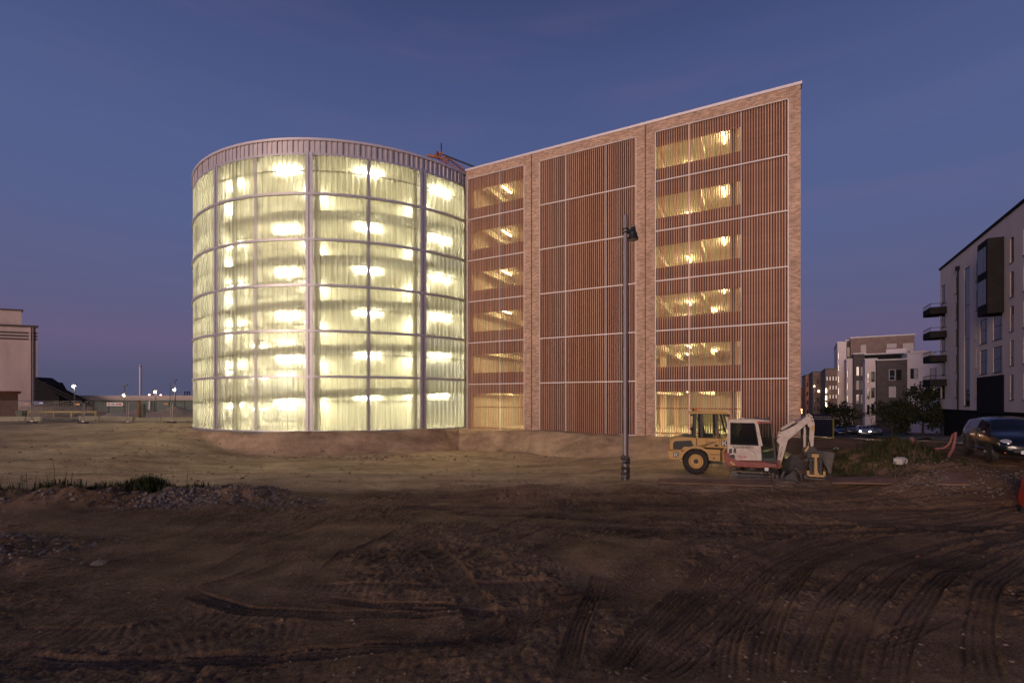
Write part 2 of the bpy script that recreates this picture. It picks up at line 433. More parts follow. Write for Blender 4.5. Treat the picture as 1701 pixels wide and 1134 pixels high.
def build_ground():
    half = ground_axis([(0, 6, .023, .023), (6, 12, .023, .05), (12, 30, .05, .24), (30, 70, .3, 3), (70, 1500, 4, 160)])
    xs = np.concatenate([-half[:0:-1], half])
    ys = ground_axis([(-60, 0, 8, 1), (0, 4.6, .6, .08), (4.6, 10, .023, .025), (10, 20, .026, .07), (20, 36, .085, .13), (36, 62, .3, 1.2), (62, 1800, 2, 180)])
    X, Y = np.meshgrid(xs, ys)
    nx, ny = len(xs), len(ys)
    Z = base_h(X, Y)
    near = (1 - sstep(60, 110, np.hypot(X, Y)))
    dirt = np.zeros_like(Z)                          # roughness of loose soil
    foot = np.hypot(X - DX, Y - DY) < DR - .3
    Z += near * (.22 * vnoise(X * .09, Y * .12, 11) + .16 * vnoise(X * .33, Y * .4, 12) + .07 * vnoise(X * .9, Y * 1.1, 13) + .05 * vnoise(X * 2.3, Y * 2.6, 14))
    clump = np.clip(vnoise(X * .5, Y * .6, 21) * 2.2 + .45, 0, 1)
    FZ = near * (clump * (1.6 - .9 * sstep(17, 19.5, Y)) + .25) * (.050 * np.abs(vnoise(X * 4.3, Y * 5, 15)) + .040 * np.abs(vnoise(X * 9, Y * 10, 16)) + .026 * vnoise(X * 17, Y * 18, 17))
    COMP = np.zeros_like(Z)                          # compaction under wheels
    # rubble bank with weeds on the left, spoil heap on the right
    bank = .34 * np.exp(-((Y - 15.6 - .10 * (X + 10)) / .9) ** 2) * sstep(-19, -16, X) * (1 - sstep(-8.5, -5.5, X))
    bank += .22 * np.exp(-((X + 10.6) ** 2 / 3.2 + (Y - 9.8) ** 2 / 1.2))
    spoil = .28 * np.exp(-(((X - 14.6) / 1.9) ** 2 + ((Y - 18.6) / 1.5) ** 2)) + .18 * np.exp(-(((X - 13.0) / 1.0) ** 2 + ((Y - 15.8) / .9) ** 2)) \
        + .3 * np.exp(-(((X - 12.2) / 1.3) ** 2 + ((Y - 20.8) / 1.2) ** 2))
    lumps = 1 + .8 * vnoise(X * 1.6, Y * 1.9, 31) + .5 * vnoise(X * 4, Y * 4.4, 32)
    Z += (bank + spoil) * lumps
    rub = np.clip((bank + spoil) * 3.0, 0, 1)
    Z += rub * (.05 * np.abs(vnoise(X * 8, Y * 8, 33)) + .04 * np.abs(vnoise(X * 15, Y * 15, 34)))
    # tyre marks pressed into the soil
    for pts, kind, w, dep, seed in TRACKS:
        P = np.array(pts, float)
        t = np.linspace(0, 1, 40) * (len(P) - 1)      # Catmull-Rom through the points
        i = np.clip(t.astype(int), 0, len(P) - 2); f = (t - i)[:, None]
        p0 = P[np.maximum(i - 1, 0)]; p1 = P[i]; p2 = P[i + 1]; p3 = P[np.minimum(i + 2, len(P) - 1)]
        C = .5 * (2 * p1 + (p2 - p0) * f + (2 * p0 - 5 * p1 + 4 * p2 - p3) * f ** 2 + (3 * p1 - p0 - 3 * p2 + p3) * f ** 3)
        ia, ib = np.searchsorted(xs, [C[:, 0].min() - .6, C[:, 0].max() + .6]); ja, jb = np.searchsorted(ys, [C[:, 1].min() - .6, C[:, 1].max() + .6])
        if ib <= ia or jb <= ja: continue
        gx = X[ja:jb, ia:ib].ravel(); gy = Y[ja:jb, ia:ib].ravel()
        best = np.full(gx.shape, 9.0); lat = np.zeros_like(gx); lon = np.zeros_like(gx)
        acc = 0.0
        for k in range(len(C) - 1):
            a = C[k]; e = C[k + 1] - a; L = np.hypot(*e)
            if L < 1e-6: continue
            e = e / L
            m = (gx > min(a[0], C[k + 1][0]) - .5) & (gx < max(a[0], C[k + 1][0]) + .5) & (gy > min(a[1], C[k + 1][1]) - .5) & (gy < max(a[1], C[k + 1][1]) + .5)
            idx = np.nonzero(m)[0]
            if len(idx):
                rx = gx[idx] - a[0]; ry = gy[idx] - a[1]
                s = np.clip(rx * e[0] + ry * e[1], 0, L)
                ddx = rx - s * e[0]; ddy = ry - s * e[1]; dist = np.hypot(ddx, ddy)
                up = dist < best[idx]
                ii = idx[up]; best[ii] = dist[up]
                lat[ii] = (e[0] * ry - e[1] * rx)[up]; lon[ii] = (acc + s)[up]
            acc += L
        lim = w * .75
        inside = best < lim
        q = lat / (w / 2)
        dep = dep * 1.1
        edge = np.exp(-((np.abs(q) - 1.08) / .13) ** 2) * dep * .55           # squeezed-up rim
        fade = sstep(0, .8, lon) * (1 - sstep(acc - .8, acc, lon)) * (.55 + .9 * np.clip(vnoise(gx * .8, gy * .8, 90 + seed) + .5, 0, 1))
        core = 1 - sstep(.92, 1.02, np.abs(q))
        if kind == 'rib':
            pr = -dep * .55 + dep * .75 * (np.tanh(2.2 * np.cos(q * math.pi * 4.0)) * .5) + dep * .10 * np.sign(np.sin(lon * 2 * math.pi / .11 + np.abs(q) * 2))
        elif kind == 'fine':
            pr = -dep * .4 + dep * .7 * (np.sin(lon * 2 * math.pi / .13 + q * 1.2) * .5)
        elif kind == 'lug':
            ph = lon / .34 + np.abs(q) * .55 + (q > 0) * .5
            pr = -dep * .35 - dep * .75 * sstep(.0, .12, np.abs((ph % 1) - .5) - .13) + dep * .5
        elif kind == 'lug2':
            pr = -dep * .4 + dep * .9 * (np.abs(((lon / .17 + q * .25) % 1) - .5) * 2 - .5)
        else:
            pr = -dep * (1 - np.clip(q * q, 0, 1)) * .9 + dep * .12 * np.sin(lon * 2 * math.pi / .16 + q * 3)
        dz = np.where(inside, (pr * core + edge) * fade, 0)
        cm_ = np.where(inside, core * np.clip(fade * 1.2, 0, 1) * (.55 if kind == 'rut' else .9), 0).reshape(jb - ja, ib - ia)
        COMP[ja:jb, ia:ib] = np.maximum(COMP[ja:jb, ia:ib], cm_)
        Z[ja:jb, ia:ib] += dz.reshape(jb - ja, ib - ia)
    Z += FZ * (1 - COMP)
    # keep the soil out of the buildings' floors
    u = (X - FO.x) * FU.x + (Y - FO.y) * FU.y; v = (X - FO.x) * FN.x + (Y - FO.y) * FN.y
    inb = (np.hypot(X - DX, Y - DY) < DR - .25) | ((u > .1) & (u < FLEN - .1) & (v > .1) & (v < 30))
    Z = np.where(inb, .45, Z)
    me = bpy.data.meshes.new('ground')
    nv = nx * ny
    me.vertices.add(nv)
    me.vertices.foreach_set('co', np.stack([X, Y, Z], -1).astype(np.float32).ravel())
    ii = np.arange(nv).reshape(ny, nx)
    q = np.stack([ii[:-1, :-1], ii[:-1, 1:], ii[1:, 1:], ii[1:, :-1]], -1).reshape(-1, 4)
    me.loops.add(q.size); me.polygons.add(len(q))
    me.loops.foreach_set('vertex_index', q.ravel().astype(np.int32))
    me.polygons.foreach_set('loop_start', (np.arange(len(q)) * 4).astype(np.int32))
    me.polygons.foreach_set('use_smooth', np.ones(len(q), bool))
    me.update(calc_edges=True)
    me.materials.append(ground_mat())
    g = place('ground', me)
    tag(g, 'bare sandy building site soil pressed with tyre marks', 'ground', kind='structure')
    return g, xs, ys, Z

def ground_mat():
    m = bpy.data.materials.new('site_soil'); m.use_nodes = True
    N, L = m.node_tree.nodes, m.node_tree.links
    b = N['Principled BSDF']; b.inputs['Roughness'].default_value = .95; b.inputs['Specular IOR Level'].default_value = .15
    tc = N.new('ShaderNodeTexCoord')
    def noise(s, d=6, r=.6):
        n = N.new('ShaderNodeTexNoise'); n.inputs['Scale'].default_value = s; n.inputs['Detail'].default_value = d; n.inputs['Roughness'].default_value = r
        L.new(tc.outputs['Object'], n.inputs['Vector']); return n
    n1, n2, n3 = noise(.16, 7), noise(1.3, 8, .65), noise(17, 8, .8)
    r1 = N.new('ShaderNodeValToRGB'); e = r1.color_ramp.elements
    e[0].position, e[0].color = .30, (.125, .074, .042, 1)
    e[1].position, e[1].color = .72, (.320, .205, .125, 1)
    k = e.new(.5); k.color = (.205, .127, .074, 1)
    s = N.new('ShaderNodeMath'); s.operation = 'MULTIPLY_ADD'; s.inputs[1].default_value = .55
    a = N.new('ShaderNodeMath'); a.operation = 'MULTIPLY'; a.inputs[1].default_value = .45
    L.new(n2.outputs['Fac'], a.inputs[0]); L.new(n1.outputs['Fac'], s.inputs[0]); L.new(a.outputs[0], s.inputs[2])
    L.new(s.outputs[0], r1.inputs[0])
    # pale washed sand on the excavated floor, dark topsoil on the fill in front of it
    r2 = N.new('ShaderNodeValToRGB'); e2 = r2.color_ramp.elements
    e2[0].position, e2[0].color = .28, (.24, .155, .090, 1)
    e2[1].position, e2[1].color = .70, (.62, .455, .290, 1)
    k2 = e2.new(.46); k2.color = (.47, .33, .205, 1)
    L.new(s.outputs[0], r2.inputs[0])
    sp = N.new('ShaderNodeSeparateXYZ'); L.new(tc.outputs['Object'], sp.inputs[0])
    nw = noise(.35, 5)
    def mrange(src, a, b, lo=0.0, hi=1.0):
        m_ = N.new('ShaderNodeMapRange'); m_.interpolation_type = 'SMOOTHSTEP'
        m_.inputs['From Min'].default_value = a; m_.inputs['From Max'].default_value = b; m_.inputs['To Min'].default_value = lo; m_.inputs['To Max'].default_value = hi
        L.new(src, m_.inputs['Value']); return m_
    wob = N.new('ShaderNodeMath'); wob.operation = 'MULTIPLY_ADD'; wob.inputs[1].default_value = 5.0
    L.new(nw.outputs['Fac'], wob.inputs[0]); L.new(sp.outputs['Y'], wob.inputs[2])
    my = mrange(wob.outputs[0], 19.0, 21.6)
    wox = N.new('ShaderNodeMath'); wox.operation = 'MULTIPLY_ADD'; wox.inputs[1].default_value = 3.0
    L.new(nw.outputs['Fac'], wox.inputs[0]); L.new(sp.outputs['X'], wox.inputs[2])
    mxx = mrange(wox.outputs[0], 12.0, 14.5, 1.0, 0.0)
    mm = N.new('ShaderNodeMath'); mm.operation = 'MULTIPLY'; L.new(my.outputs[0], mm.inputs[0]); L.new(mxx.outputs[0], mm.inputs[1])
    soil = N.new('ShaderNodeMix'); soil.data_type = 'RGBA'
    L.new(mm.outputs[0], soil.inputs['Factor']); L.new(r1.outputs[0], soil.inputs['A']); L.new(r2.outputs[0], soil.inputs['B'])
    mx = N.new('ShaderNodeMix'); mx.data_type = 'RGBA'; mx.blend_type = 'OVERLAY'; mx.inputs['Factor'].default_value = .9
    L.new(soil.outputs['Result'], mx.inputs['A'])
    c3 = N.new('ShaderNodeCombineColor'); [L.new(n3.outputs['Fac'], c3.inputs[i]) for i in range(3)]
    L.new(c3.outputs[0], mx.inputs['B'])
    # pale pebbles
    vo = N.new('ShaderNodeTexVoronoi'); vo.inputs['Scale'].default_value = 7; L.new(tc.outputs['Object'], vo.inputs['Vector'])
    lt = N.new('ShaderNodeMath'); lt.operation = 'LESS_THAN'; lt.inputs[1].default_value = .09; L.new(vo.outputs['Distance'], lt.inputs[0])
    m2 = N.new('ShaderNodeMix'); m2.data_type = 'RGBA'; m2.inputs['B'].default_value = (.30, .25, .21, 1)
    f = N.new('ShaderNodeMath'); f.operation = 'MULTIPLY'; f.inputs[1].default_value = .5; L.new(lt.outputs[0], f.inputs[0])
    L.new(f.outputs[0], m2.inputs['Factor']); L.new(mx.outputs['Result'], m2.inputs['A'])
    gr = noise(34, 9, .85)
    gm = N.new('ShaderNodeMapRange'); gm.inputs['From Min'].default_value = .36; gm.inputs['From Max'].default_value = .66; gm.inputs['To Min'].default_value = .50; gm.inputs['To Max'].default_value = 1.50
    L.new(gr.outputs['Fac'], gm.inputs['Value'])
    # wheel-dragged streaks of darker, damp soil
    stm = N.new('ShaderNodeMapping'); stm.inputs['Scale'].default_value = (.28, .75, 1); stm.inputs['Rotation'].default_value = (0, 0, .12)
    stn = N.new('ShaderNodeTexNoise'); stn.inputs['Scale'].default_value = 1.0; stn.inputs['Detail'].default_value = 7; stn.inputs['Roughness'].default_value = .65
    L.new(tc.outputs['Object'], stm.inputs[0]); L.new(stm.outputs[0], stn.inputs['Vector'])
    sg = N.new('ShaderNodeMapRange'); sg.inputs['From Min'].default_value = .35; sg.inputs['From Max'].default_value = .60; sg.inputs['To Min'].default_value = .62; sg.inputs['To Max'].default_value = 1.12
    L.new(stn.outputs['Fac'], sg.inputs['Value'])
    gmul = N.new('ShaderNodeMath'); gmul.operation = 'MULTIPLY'; L.new(gm.outputs[0], gmul.inputs[0]); L.new(sg.outputs[0], gmul.inputs[1])
    fin = N.new('ShaderNodeMix'); fin.data_type = 'RGBA'; fin.blend_type = 'MULTIPLY'; fin.inputs['Factor'].default_value = 1
    L.new(m2.outputs['Result'], fin.inputs['A']); L.new(gmul.outputs[0], fin.inputs['B'])
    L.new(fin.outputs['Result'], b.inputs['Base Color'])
    nb = noise(9, 10, .72)
    bp = N.new('ShaderNodeBump'); bp.inputs['Strength'].default_value = .75; bp.inputs['Distance'].default_value = .05
    L.new(nb.outputs['Fac'], bp.inputs['Height'])
    b2 = N.new('ShaderNodeBump'); b2.inputs['Strength'].default_value = .6; b2.inputs['Distance'].default_value = .012
    L.new(n3.outputs['Fac'], b2.inputs['Height']); L.new(bp.outputs[0], b2.inputs['Normal']); L.new(b2.outputs[0], b.inputs['Normal'])
    return m

GROUND, GX, GY, GZ = build_ground()
def gz(x, y):                                        # height of the finished ground
    i = int(np.clip(np.searchsorted(GX, x), 1, len(GX) - 1)); j = int(np.clip(np.searchsorted(GY, y), 1, len(GY) - 1))
    fx = (x - GX[i - 1]) / (GX[i] - GX[i - 1]); fy = (y - GY[j - 1]) / (GY[j] - GY[j - 1])
    return float((GZ[j - 1, i - 1] * (1 - fx) + GZ[j - 1, i] * fx) * (1 - fy) + (GZ[j, i - 1] * (1 - fx) + GZ[j, i] * fx) * fy)
# ------------------------------------------------------------------ strip lights (shared meshes)
def strip_light_mesh(L, emat, w=.055, drop=.03):
    a = MB().box(-L / 2 - .04, L / 2 + .04, -w - .015, w + .015, .03, .075).mesh('housing', MAT['white_steel'])
    b = MB().box(-L / 2, L / 2, -w, w, -drop, .03).mesh('diffuser', emat)
    return a, b
SL_D = strip_light_mesh(1.8, LAMP_D, .18, .16)
SL_B = strip_light_mesh(1.5, LAMP_B)
def strip_light(meshes, loc, rz, label, group):
    e = empty('strip_light', loc, rz); tag(e, label, 'light', group)
    place('housing', meshes[0], e); place('diffuser', meshes[1], e)
    return e

# ------------------------------------------------------------------ round ramp tower
def build_tower():
    T = empty('ramp_tower', (DX, DY, 0))
    tag(T, 'round glowing ramp tower clad in corrugated translucent sheets', 'tower')
    bay = 2 * math.pi / 11; col = bay / 7; th0 = .0405
    RING = [4.80 + 3.163 * k for k in range(5)]      # rail heights
    Z0, ZC, ZT = 1.02, 20.22, 21.22
    lev = [Z0] + RING + [ZC]
    joint = R_(62.0)
    # cladding sheets: one corrugated sheet per panel, alike ones share a mesh
    def sheet(za, zb, a0, a1, ribs, r=DR):
        mb = MB(); xs = []
        n = ribs
        for i in range(n):
            for f, dr, mi in ((0, 0, 0), (.52, 0, 0), (.60, .05, 1), (.92, .05, 1)):
                xs.append((a0 + (a1 - a0) * (i + f) / n, r + dr, mi))
        xs.append((a1, r, 0))
        vs = []; fs = []; mi = []
        for a, rr, m in xs:
            vs.append((rr * math.sin(a), -rr * math.cos(a), za)); vs.append((rr * math.sin(a), -rr * math.cos(a), zb))
        for i in range(len(xs) - 1):
            mb.add([vs[2 * i], vs[2 * i + 2], vs[2 * i + 3], vs[2 * i + 1]], [(0, 1, 2, 3)], 1 if xs[i][1] > r else (1 if xs[i + 1][1] > r else 0))
        return mb
    PM = [MAT['polycarbonate'], MAT['polycarbonate_rib']]
    front = [k for k in range(-40, 40) if th0 + (k + 1) * col < joint + .02 and th0 + k * col > -1.95]
    for row in range(6):
        me = sheet(lev[row] + (.03 if row else .06), lev[row + 1] - .03, .0008, col - .0008, 3).mesh('panel', PM)
        for k in front:
            place('panel', me, T, (0, 0, 0), th0 + k * col)
    # sheets on the far side of the tower
    n_back = int(round((2 * math.pi - (joint + 1.95)) / col))
    bk = MB()
    for row in range(6):
        s = sheet(lev[row] + .03, lev[row + 1] - .03, joint, joint + n_back * col, n_back * 2)
        bk.add(s.v, s.f, 0)
    tag(bk.build('rear_panel', PM, T), kind='stuff')
    # fascia band with fins and coping
    fm = sheet(ZC + .02, ZT - .08, .0008, col - .0008, 3, DR + .02).mesh('fascia_panel', [MAT['fascia_sheet'], MAT['fascia_sheet']])
    fin = MB().box(-.012, .012, -DR - .085, -DR - .03, ZC + .08, ZT - .1).mesh('fin', MAT['galv'])
    for k in front:
        place('fascia_panel', fm, T, (0, 0, 0), th0 + k * col)
        place('fin', fin, T, (0, 0, 0), th0 + k * col)
    MB().arcwall(DR - .35, DR - .20, ZC - .05, ZT - .10, 0, 2 * math.pi, 120).build('upstand', MAT['galv'], T, smooth=True)
    MB().arcwall(DR - .5, DR + .16, ZT - .10, ZT + .06, 0, 2 * math.pi, 160).build('coping', MAT['coping'], T, smooth=True)
    MB().arcwall(DR - .10, DR + .07, ZC - .09, ZC + .06, 0, 2 * math.pi, 160).build('fascia_rail', MAT['galv'], T, smooth=True)
    # main and secondary rails
    for z in RING:
        MB().arcwall(DR - .02, DR + .13, z - .085, z + .085, 0, 2 * math.pi, 160).build('rail', MAT['galv'], T, smooth=True)
    for i in range(6):
        z = (lev[i] + lev[i + 1]) / 2 + (.0 if i < 5 else .25)
        if i == 0: z = 3.08
        MB().arcwall(DR - .10, DR - .04, z - .035, z + .035, 0, 2 * math.pi, 120).build('purlin', MAT['galv_dark'], T, smooth=True)
    # steel posts: a pair at each bay line, one between
    pm = MB()
    pm.box(-.25, -.03, -DR - .10, -13.45, .9, ZC + .12).box(.03, .25, -DR - .10, -13.45, .9, ZC + .12).box(-.05, .05, -13.80, -13.5, .9, ZC - .2)
    pair = pm.mesh('post', MAT['galv'])
    single = MB().box(-.11, .11, -DR - .03, -13.6, .9, ZC).mesh('post', MAT['galv'])
    brk = MB().box(-.42, .42, -13.66, -13.58, -.05, .05).mesh('bracket', MAT['galv_dark'])
    for k in range(11):
        place('post', pair, T, (0, 0, 0), th0 + k * bay)
        place('post', single, T, (0, 0, 0), th0 + (k + .5) * bay)
    for k in (-3, -2, -1, 0, 1):
        for j, z in enumerate(RING + [Z0 + .3, ZC - .25]):
            for off in (0, .5):
                a = th0 + (k + off) * bay
                if a < joint: place('bracket', brk, T, (0, 0, z - .62 if j < 5 else z), a)
    # wind bracing and crash rails in the bays that show them
    for k in (-2, -1):
        a0 = th0 + k * bay; 
        for half in (0, .5):
            b0, b1 = a0 + half * bay + .02, a0 + (half + .5) * bay - .02
            for i in range(5):
                za, zb = lev[i] + .1, lev[i + 1] - .1
                r = 13.3
                P = lambda a, z: (r * math.sin(a), -r * math.cos(a), z)
                MB().tube([P(b0, za), P(b1, zb)], .012, 4).tube([P(b0, zb), P(b1, za)], .012, 4).build('brace', MAT['galv_dark'], T)
                zc = RING[i] + .55 if i < 4 else 1.75
                if i == 4: zc = 1.75
                MB().tube([P(b0, zc), P(b1, zc)], .055, 8).build('crash_rail', MAT['galv'], T)
    # plinth and base slab
    MB().arcwall(DR - .6, DR + .22, .1, Z0 - .04, 0, 2 * math.pi, 140).build('plinth', MAT['concrete_dark'], T, smooth=True)
    MB().arcwall(DR - .02, DR + .12, Z0 - .05, Z0 + .05, 0, 2 * math.pi, 140).build('base_rail', MAT['galv'], T, smooth=True)
    MB().arcwall(.05, DR - .5, .5, .92, 0, 2 * math.pi, 64).build('floor', MAT['concrete'], T)
    MB().arcwall(.05, DR - .33, 20.45, 20.75, 0, 2 * math.pi, 64).build('roof', MAT['concrete_pale'], T)
    # ramp: one helix, a storey per turn
    pitch = 3.2
    zu = lambda a: 16.15 + pitch / (2 * math.pi) * a  # underside
    turns = 4.9
    ramp = MB().arcwall(6.05, 12.75, lambda a: zu(a), lambda a: zu(a) + .38, -turns * 2 * math.pi + 1.2, 1.1, 300)
    rp = ramp.build('ramp', MAT['concrete_pale'], T, smooth=True)
    MB().arcwall(12.75, 12.9, lambda a: zu(a) - .08, lambda a: zu(a) + .52, -turns * 2 * math.pi + 1.2, 1.1, 300).build('kerb', MAT['concrete'], rp, smooth=True)
    MB().arcwall(5.75, 6.05, .5, 20.45, 0, 2 * math.pi, 72).build('core_wall', MAT['core_white'], T, smooth=True)
    cm = MB().lathe([(.24, .5), (.24, 20.45)], 14).mesh('column', MAT['concrete_pale'], True)
    for k in range(11):
        a = th0 + k * bay
        place('column', cm, T, (12.45 * math.sin(a), -12.45 * math.cos(a), 0))
    # strip lights under the ramp and under the roof
    nth = ['under the roof', 'below the top ramp turn', 'below the second highest ramp turn', 'below the middle ramp turn', 'below the second lowest ramp turn', 'below the lowest ramp turn']
    lab = lambda lv, io: 'strip light %s in the round tower, %s' % (nth[lv], 'outer row' if io else 'inner row')
    for k in range(12):
        a = -.19 + k * 2 * math.pi / 12
        aa = a if a <= 1.1 else a - 2 * math.pi
        if math.cos(a) < -.35: continue
        for lv in range(6):
            z = (zu(aa) - .12 - pitch * (lv - 1)) if lv else 20.36
            if z > 20.4 or z < 1.6: continue
            strip_light(SL_D, (DX + 11.4 * math.sin(a), DY - 11.4 * math.cos(a), z), a, lab(lv, 1), 'strip lights in the round tower')
    for k in range(5):
        a = -.27 + k * 2 * math.pi / 5
        aa = a if a <= 1.1 else a - 2 * math.pi
        if math.cos(a) < -.35: continue
        for lv in range(6):
            z = (zu(aa) - .12 - pitch * (lv - 1)) if lv else 20.36
            if z > 20.4 or z < 1.6: continue
            strip_light(SL_D, (DX + 7.2 * math.sin(a), DY - 7.2 * math.cos(a), z), a + math.pi / 2, lab(lv, 0), 'strip lights in the round tower')
build_tower()

# ------------------------------------------------------------------ brick car park with timber slats
def build_block():
    B = empty('brick_car_park', (FO.x, FO.y, 0), FANG)
    tag(B, 'tall brick car park front screened with upright timber slats', 'car park')
    ZB, ZTOP, ZR = .86, 20.41, 21.02
    DEP = 17.0
    bays = [(.10, 5.03), (6.22, 13.20), (14.40, 21.88)]
    RAIL = [4.41 + 3.2 * k for k in range(5)]
    lev = [ZB] + RAIL + [ZTOP]
    # brick piers, split by the dark movement joints, and the brick band above each bay
    for u0, u1 in ((0.0, .10), (5.03, 5.60), (5.66, 6.22), (13.20, 13.76), (13.82, 14.40), (21.88, FLEN)):
        MB().box(u0, u1, 0, .42, ZB - .06, ZR).build('pier', MAT['brick'], B)
    for u in (5.60, 13.76):
        MB().box(u, u + .06, .05, .4, ZB, ZR).build('movement_joint', MAT['black_metal'], B)
    for u0, u1 in bays:
        MB().box(u0, u1, 0, .42, ZTOP + .02, ZR).build('brick_band', MAT['brick'], B)
    MB().box(-.06, FLEN + .07, -.07, .50, ZR, ZR + .16).build('coping', MAT['coping'], B)
    MB().box(-.02, FLEN + .02, -.05, .6, .1, ZB - .06).build('plinth', MAT['concrete_dark'], B)
    # shell
    MB().box(FLEN - .4, FLEN, .42, DEP, 3.7, ZR).build('side_wall', MAT['brick'], B)
    MB().box(FLEN - .4, FLEN, .42, DEP, .2, ZB).build('side_plinth', MAT['concrete_dark'], B)
    for v in (.43, 4.6, 8.8, 13.0, DEP - .6):
        MB().box(FLEN - .4, FLEN - .003, v, v + .55, ZB, 3.7).build('side_pier', MAT['brick'], B)
    for k in range(100):
        v = 1.1 + .155 * k
        if v < DEP - .7: MB().box(FLEN - .12, FLEN - .06, v, v + .04, ZB, 3.7).build('side_slat', MAT['slat_wood'], B)
    MB().box(0, .25, .42, DEP, .2, ZR).build('party_wall', MAT['concrete'], B)
    MB().box(0, FLEN, DEP, DEP + .3, .2, ZR).build('back_wall', MAT['concrete_pale'], B)
    MB().box(.25, FLEN - .4, .42, DEP, 20.35, 20.6).build('roof', MAT['concrete'], B)
    # floors with ribs, columns
    fl = [.55] + [z - .40 for z in RAIL]
    for i, z in enumerate(fl):
        MB().box(.25, FLEN - .4, .42, DEP, z, z + .30).build('floor_slab', MAT['concrete_pale'], B)
    ceil = [z for z in fl[1:]] + [20.35]
    rib_u = (1.0, 3.9, 6.5, 9.0, 11.5, 14.0, 16.9, 20.0)
    for i, z in enumerate(ceil):
        for u in rib_u:
            MB().box(u - .13, u + .13, .42, DEP, z - .42, z - .002).build('beam', MAT['concrete_pale'], B)
    for u in (5.3, 13.4, 18.95):
        for v in (1.0, 8.5, 15.5):
            MB().box(u - .2, u + .2, v - .2, v + .2, .8, 20.35).build('column', MAT['concrete_pale'], B)
    MB().tube([(18.95, .62, ZB), (18.95, .62, 20.0)], .07, 8).build('downpipe', MAT['black_metal'], B)
    # boards behind the slats: upstands and drop panels, solid bays
    for b, (u0, u1) in enumerate(bays):
        for i in range(6):
            za, zb = lev[i], lev[i + 1]
            if b == 1:
                MB().box(u0, u1, .22, .34, za + .012, zb - .012).build('backing_panel', MAT['backing_board'], B)
                continue
            ue = 19.36 if b == 2 else u1
            us = u0 + (.42 if b == 0 else 0)
            if b == 2:
                MB().box(ue, u1, .22, .34, za + .012, zb - .012).build('backing_panel', MAT['backing_board'], B)
            else:
                MB().box(u0, us, .22, .34, za + .012, zb - .012).build('backing_panel', MAT['backing_board'], B)
            if i > 0:
                MB().box(us, ue, .22, .34, za + .012, za + .88).build('upstand', MAT['backing_board'], B)
            MB().box(us, ue, .22, .34, zb - (.90 if i < 5 else .86) if i else zb - .72, zb - .012).build('drop_panel', MAT['backing_board'], B)
            if i == 0:
                MB().box(us, ue, .13, .19, 2.60, 2.68).build('guard_rail', MAT['backing_board'], B)
                MB().box(us, ue, .13, .19, ZB + .16, ZB + .24).build('guard_rail', MAT['backing_board'], B)
    # white steel framing of each bay
    mull = [(2.98,), (8.26, 11.17), (16.48, 19.41)]
    for b, (u0, u1) in enumerate(bays):
        for u in (u0 + .03, u1 - .03):
            MB().box(u - .03, u + .03, .02, .10, ZB, ZTOP).build('frame_post', MAT['white_steel'], B)
        for u in mull[b]:
            MB().box(u - .022, u + .022, .012, .075, ZB, ZTOP).build('mullion', MAT['white_steel'], B)
        for i, z in enumerate(lev):
            h = .035 if 0 < i < 6 else .03
            MB().box(u0 + .061, u1 - .061, .006, .085, z - h, z + h).build('frame_rail', MAT['white_steel'], B)
    # timber slats
    rnd = random.Random(3)
    pitch = .1425
    meshes = {}
    n_ind = 0
    for b in (2, 1, 0):
        u0, u1 = bays[b]
        n = int((u1 - u0 - .12) / pitch)
        st = MB()
        for i in range(6):
            za, zb = lev[i] + .036, lev[i + 1] - .036
            for k in range(n):
                u = u0 + .06 + pitch * (k + .5) + ((u1 - u0 - .12) - n * pitch) / 2
                if any(abs(u - m) < .045 for m in mull[b]): continue
                w = .027 + .003 * rnd.random()
                dy = rnd.uniform(-.004, .004)
                if b == 2 and n_ind < 298:
                    tn = rnd.choice((0, 0, 1, 1, 2)); key = (i, tn)
                    if key not in meshes:
                        meshes[key] = MB().box(-w, w, .03, .075, za, zb).mesh('slat', MAT[('slat_wood', 'slat_wood_dark', 'slat_wood_pale')[tn]])
                    place('slat', meshes[key], B, (u, dy, 0)); n_ind += 1
                else:
                    st.box(u - w, u + w, .03 + dy, .075 + dy, za, zb, rnd.choice((0, 0, 1, 1, 2)))
        if st.v:
            tag(st.build('slat_screen', [MAT['slat_wood'], MAT['slat_wood_dark'], MAT['slat_wood_pale']], B), kind='stuff')
    # strip lights on the deck ceilings
    dk = ['lowest', 'second lowest', 'third lowest', 'third highest', 'second highest', 'highest']
    def W_(u, v, z): return (FO.x + FU.x * u + FN.x * v, FO.y + FU.y * u + FN.y * v, z)
    for i, z in enumerate(ceil):
        for u, v in ((2.1, 2.8), (3.6, 8.0), (9.3, 5.0), (15.75, 5.7), (18.3, 2.5), (17.2, 9.5), (20.2, 8.5), (14.8, 12.0)) + (((20.6, 4.0), (20.6, 12.5), (15.6, 2.6), (17.6, 6.0), (1.6, 5.5), (4.4, 4.5)) if i == 0 else ()):  # the extra lights of the lowest deck are added to brighten its openings
            if True:
                strip_light(SL_B, W_(u, v, z - .10), FANG + math.pi / 2, 'strip light on the %s deck ceiling, slatted bay %s' % (dk[i], 'beside the round tower' if u < 6 else ('in the middle' if u < 13 else 'at the sharp corner')), 'strip lights in the brick car park')
build_block()
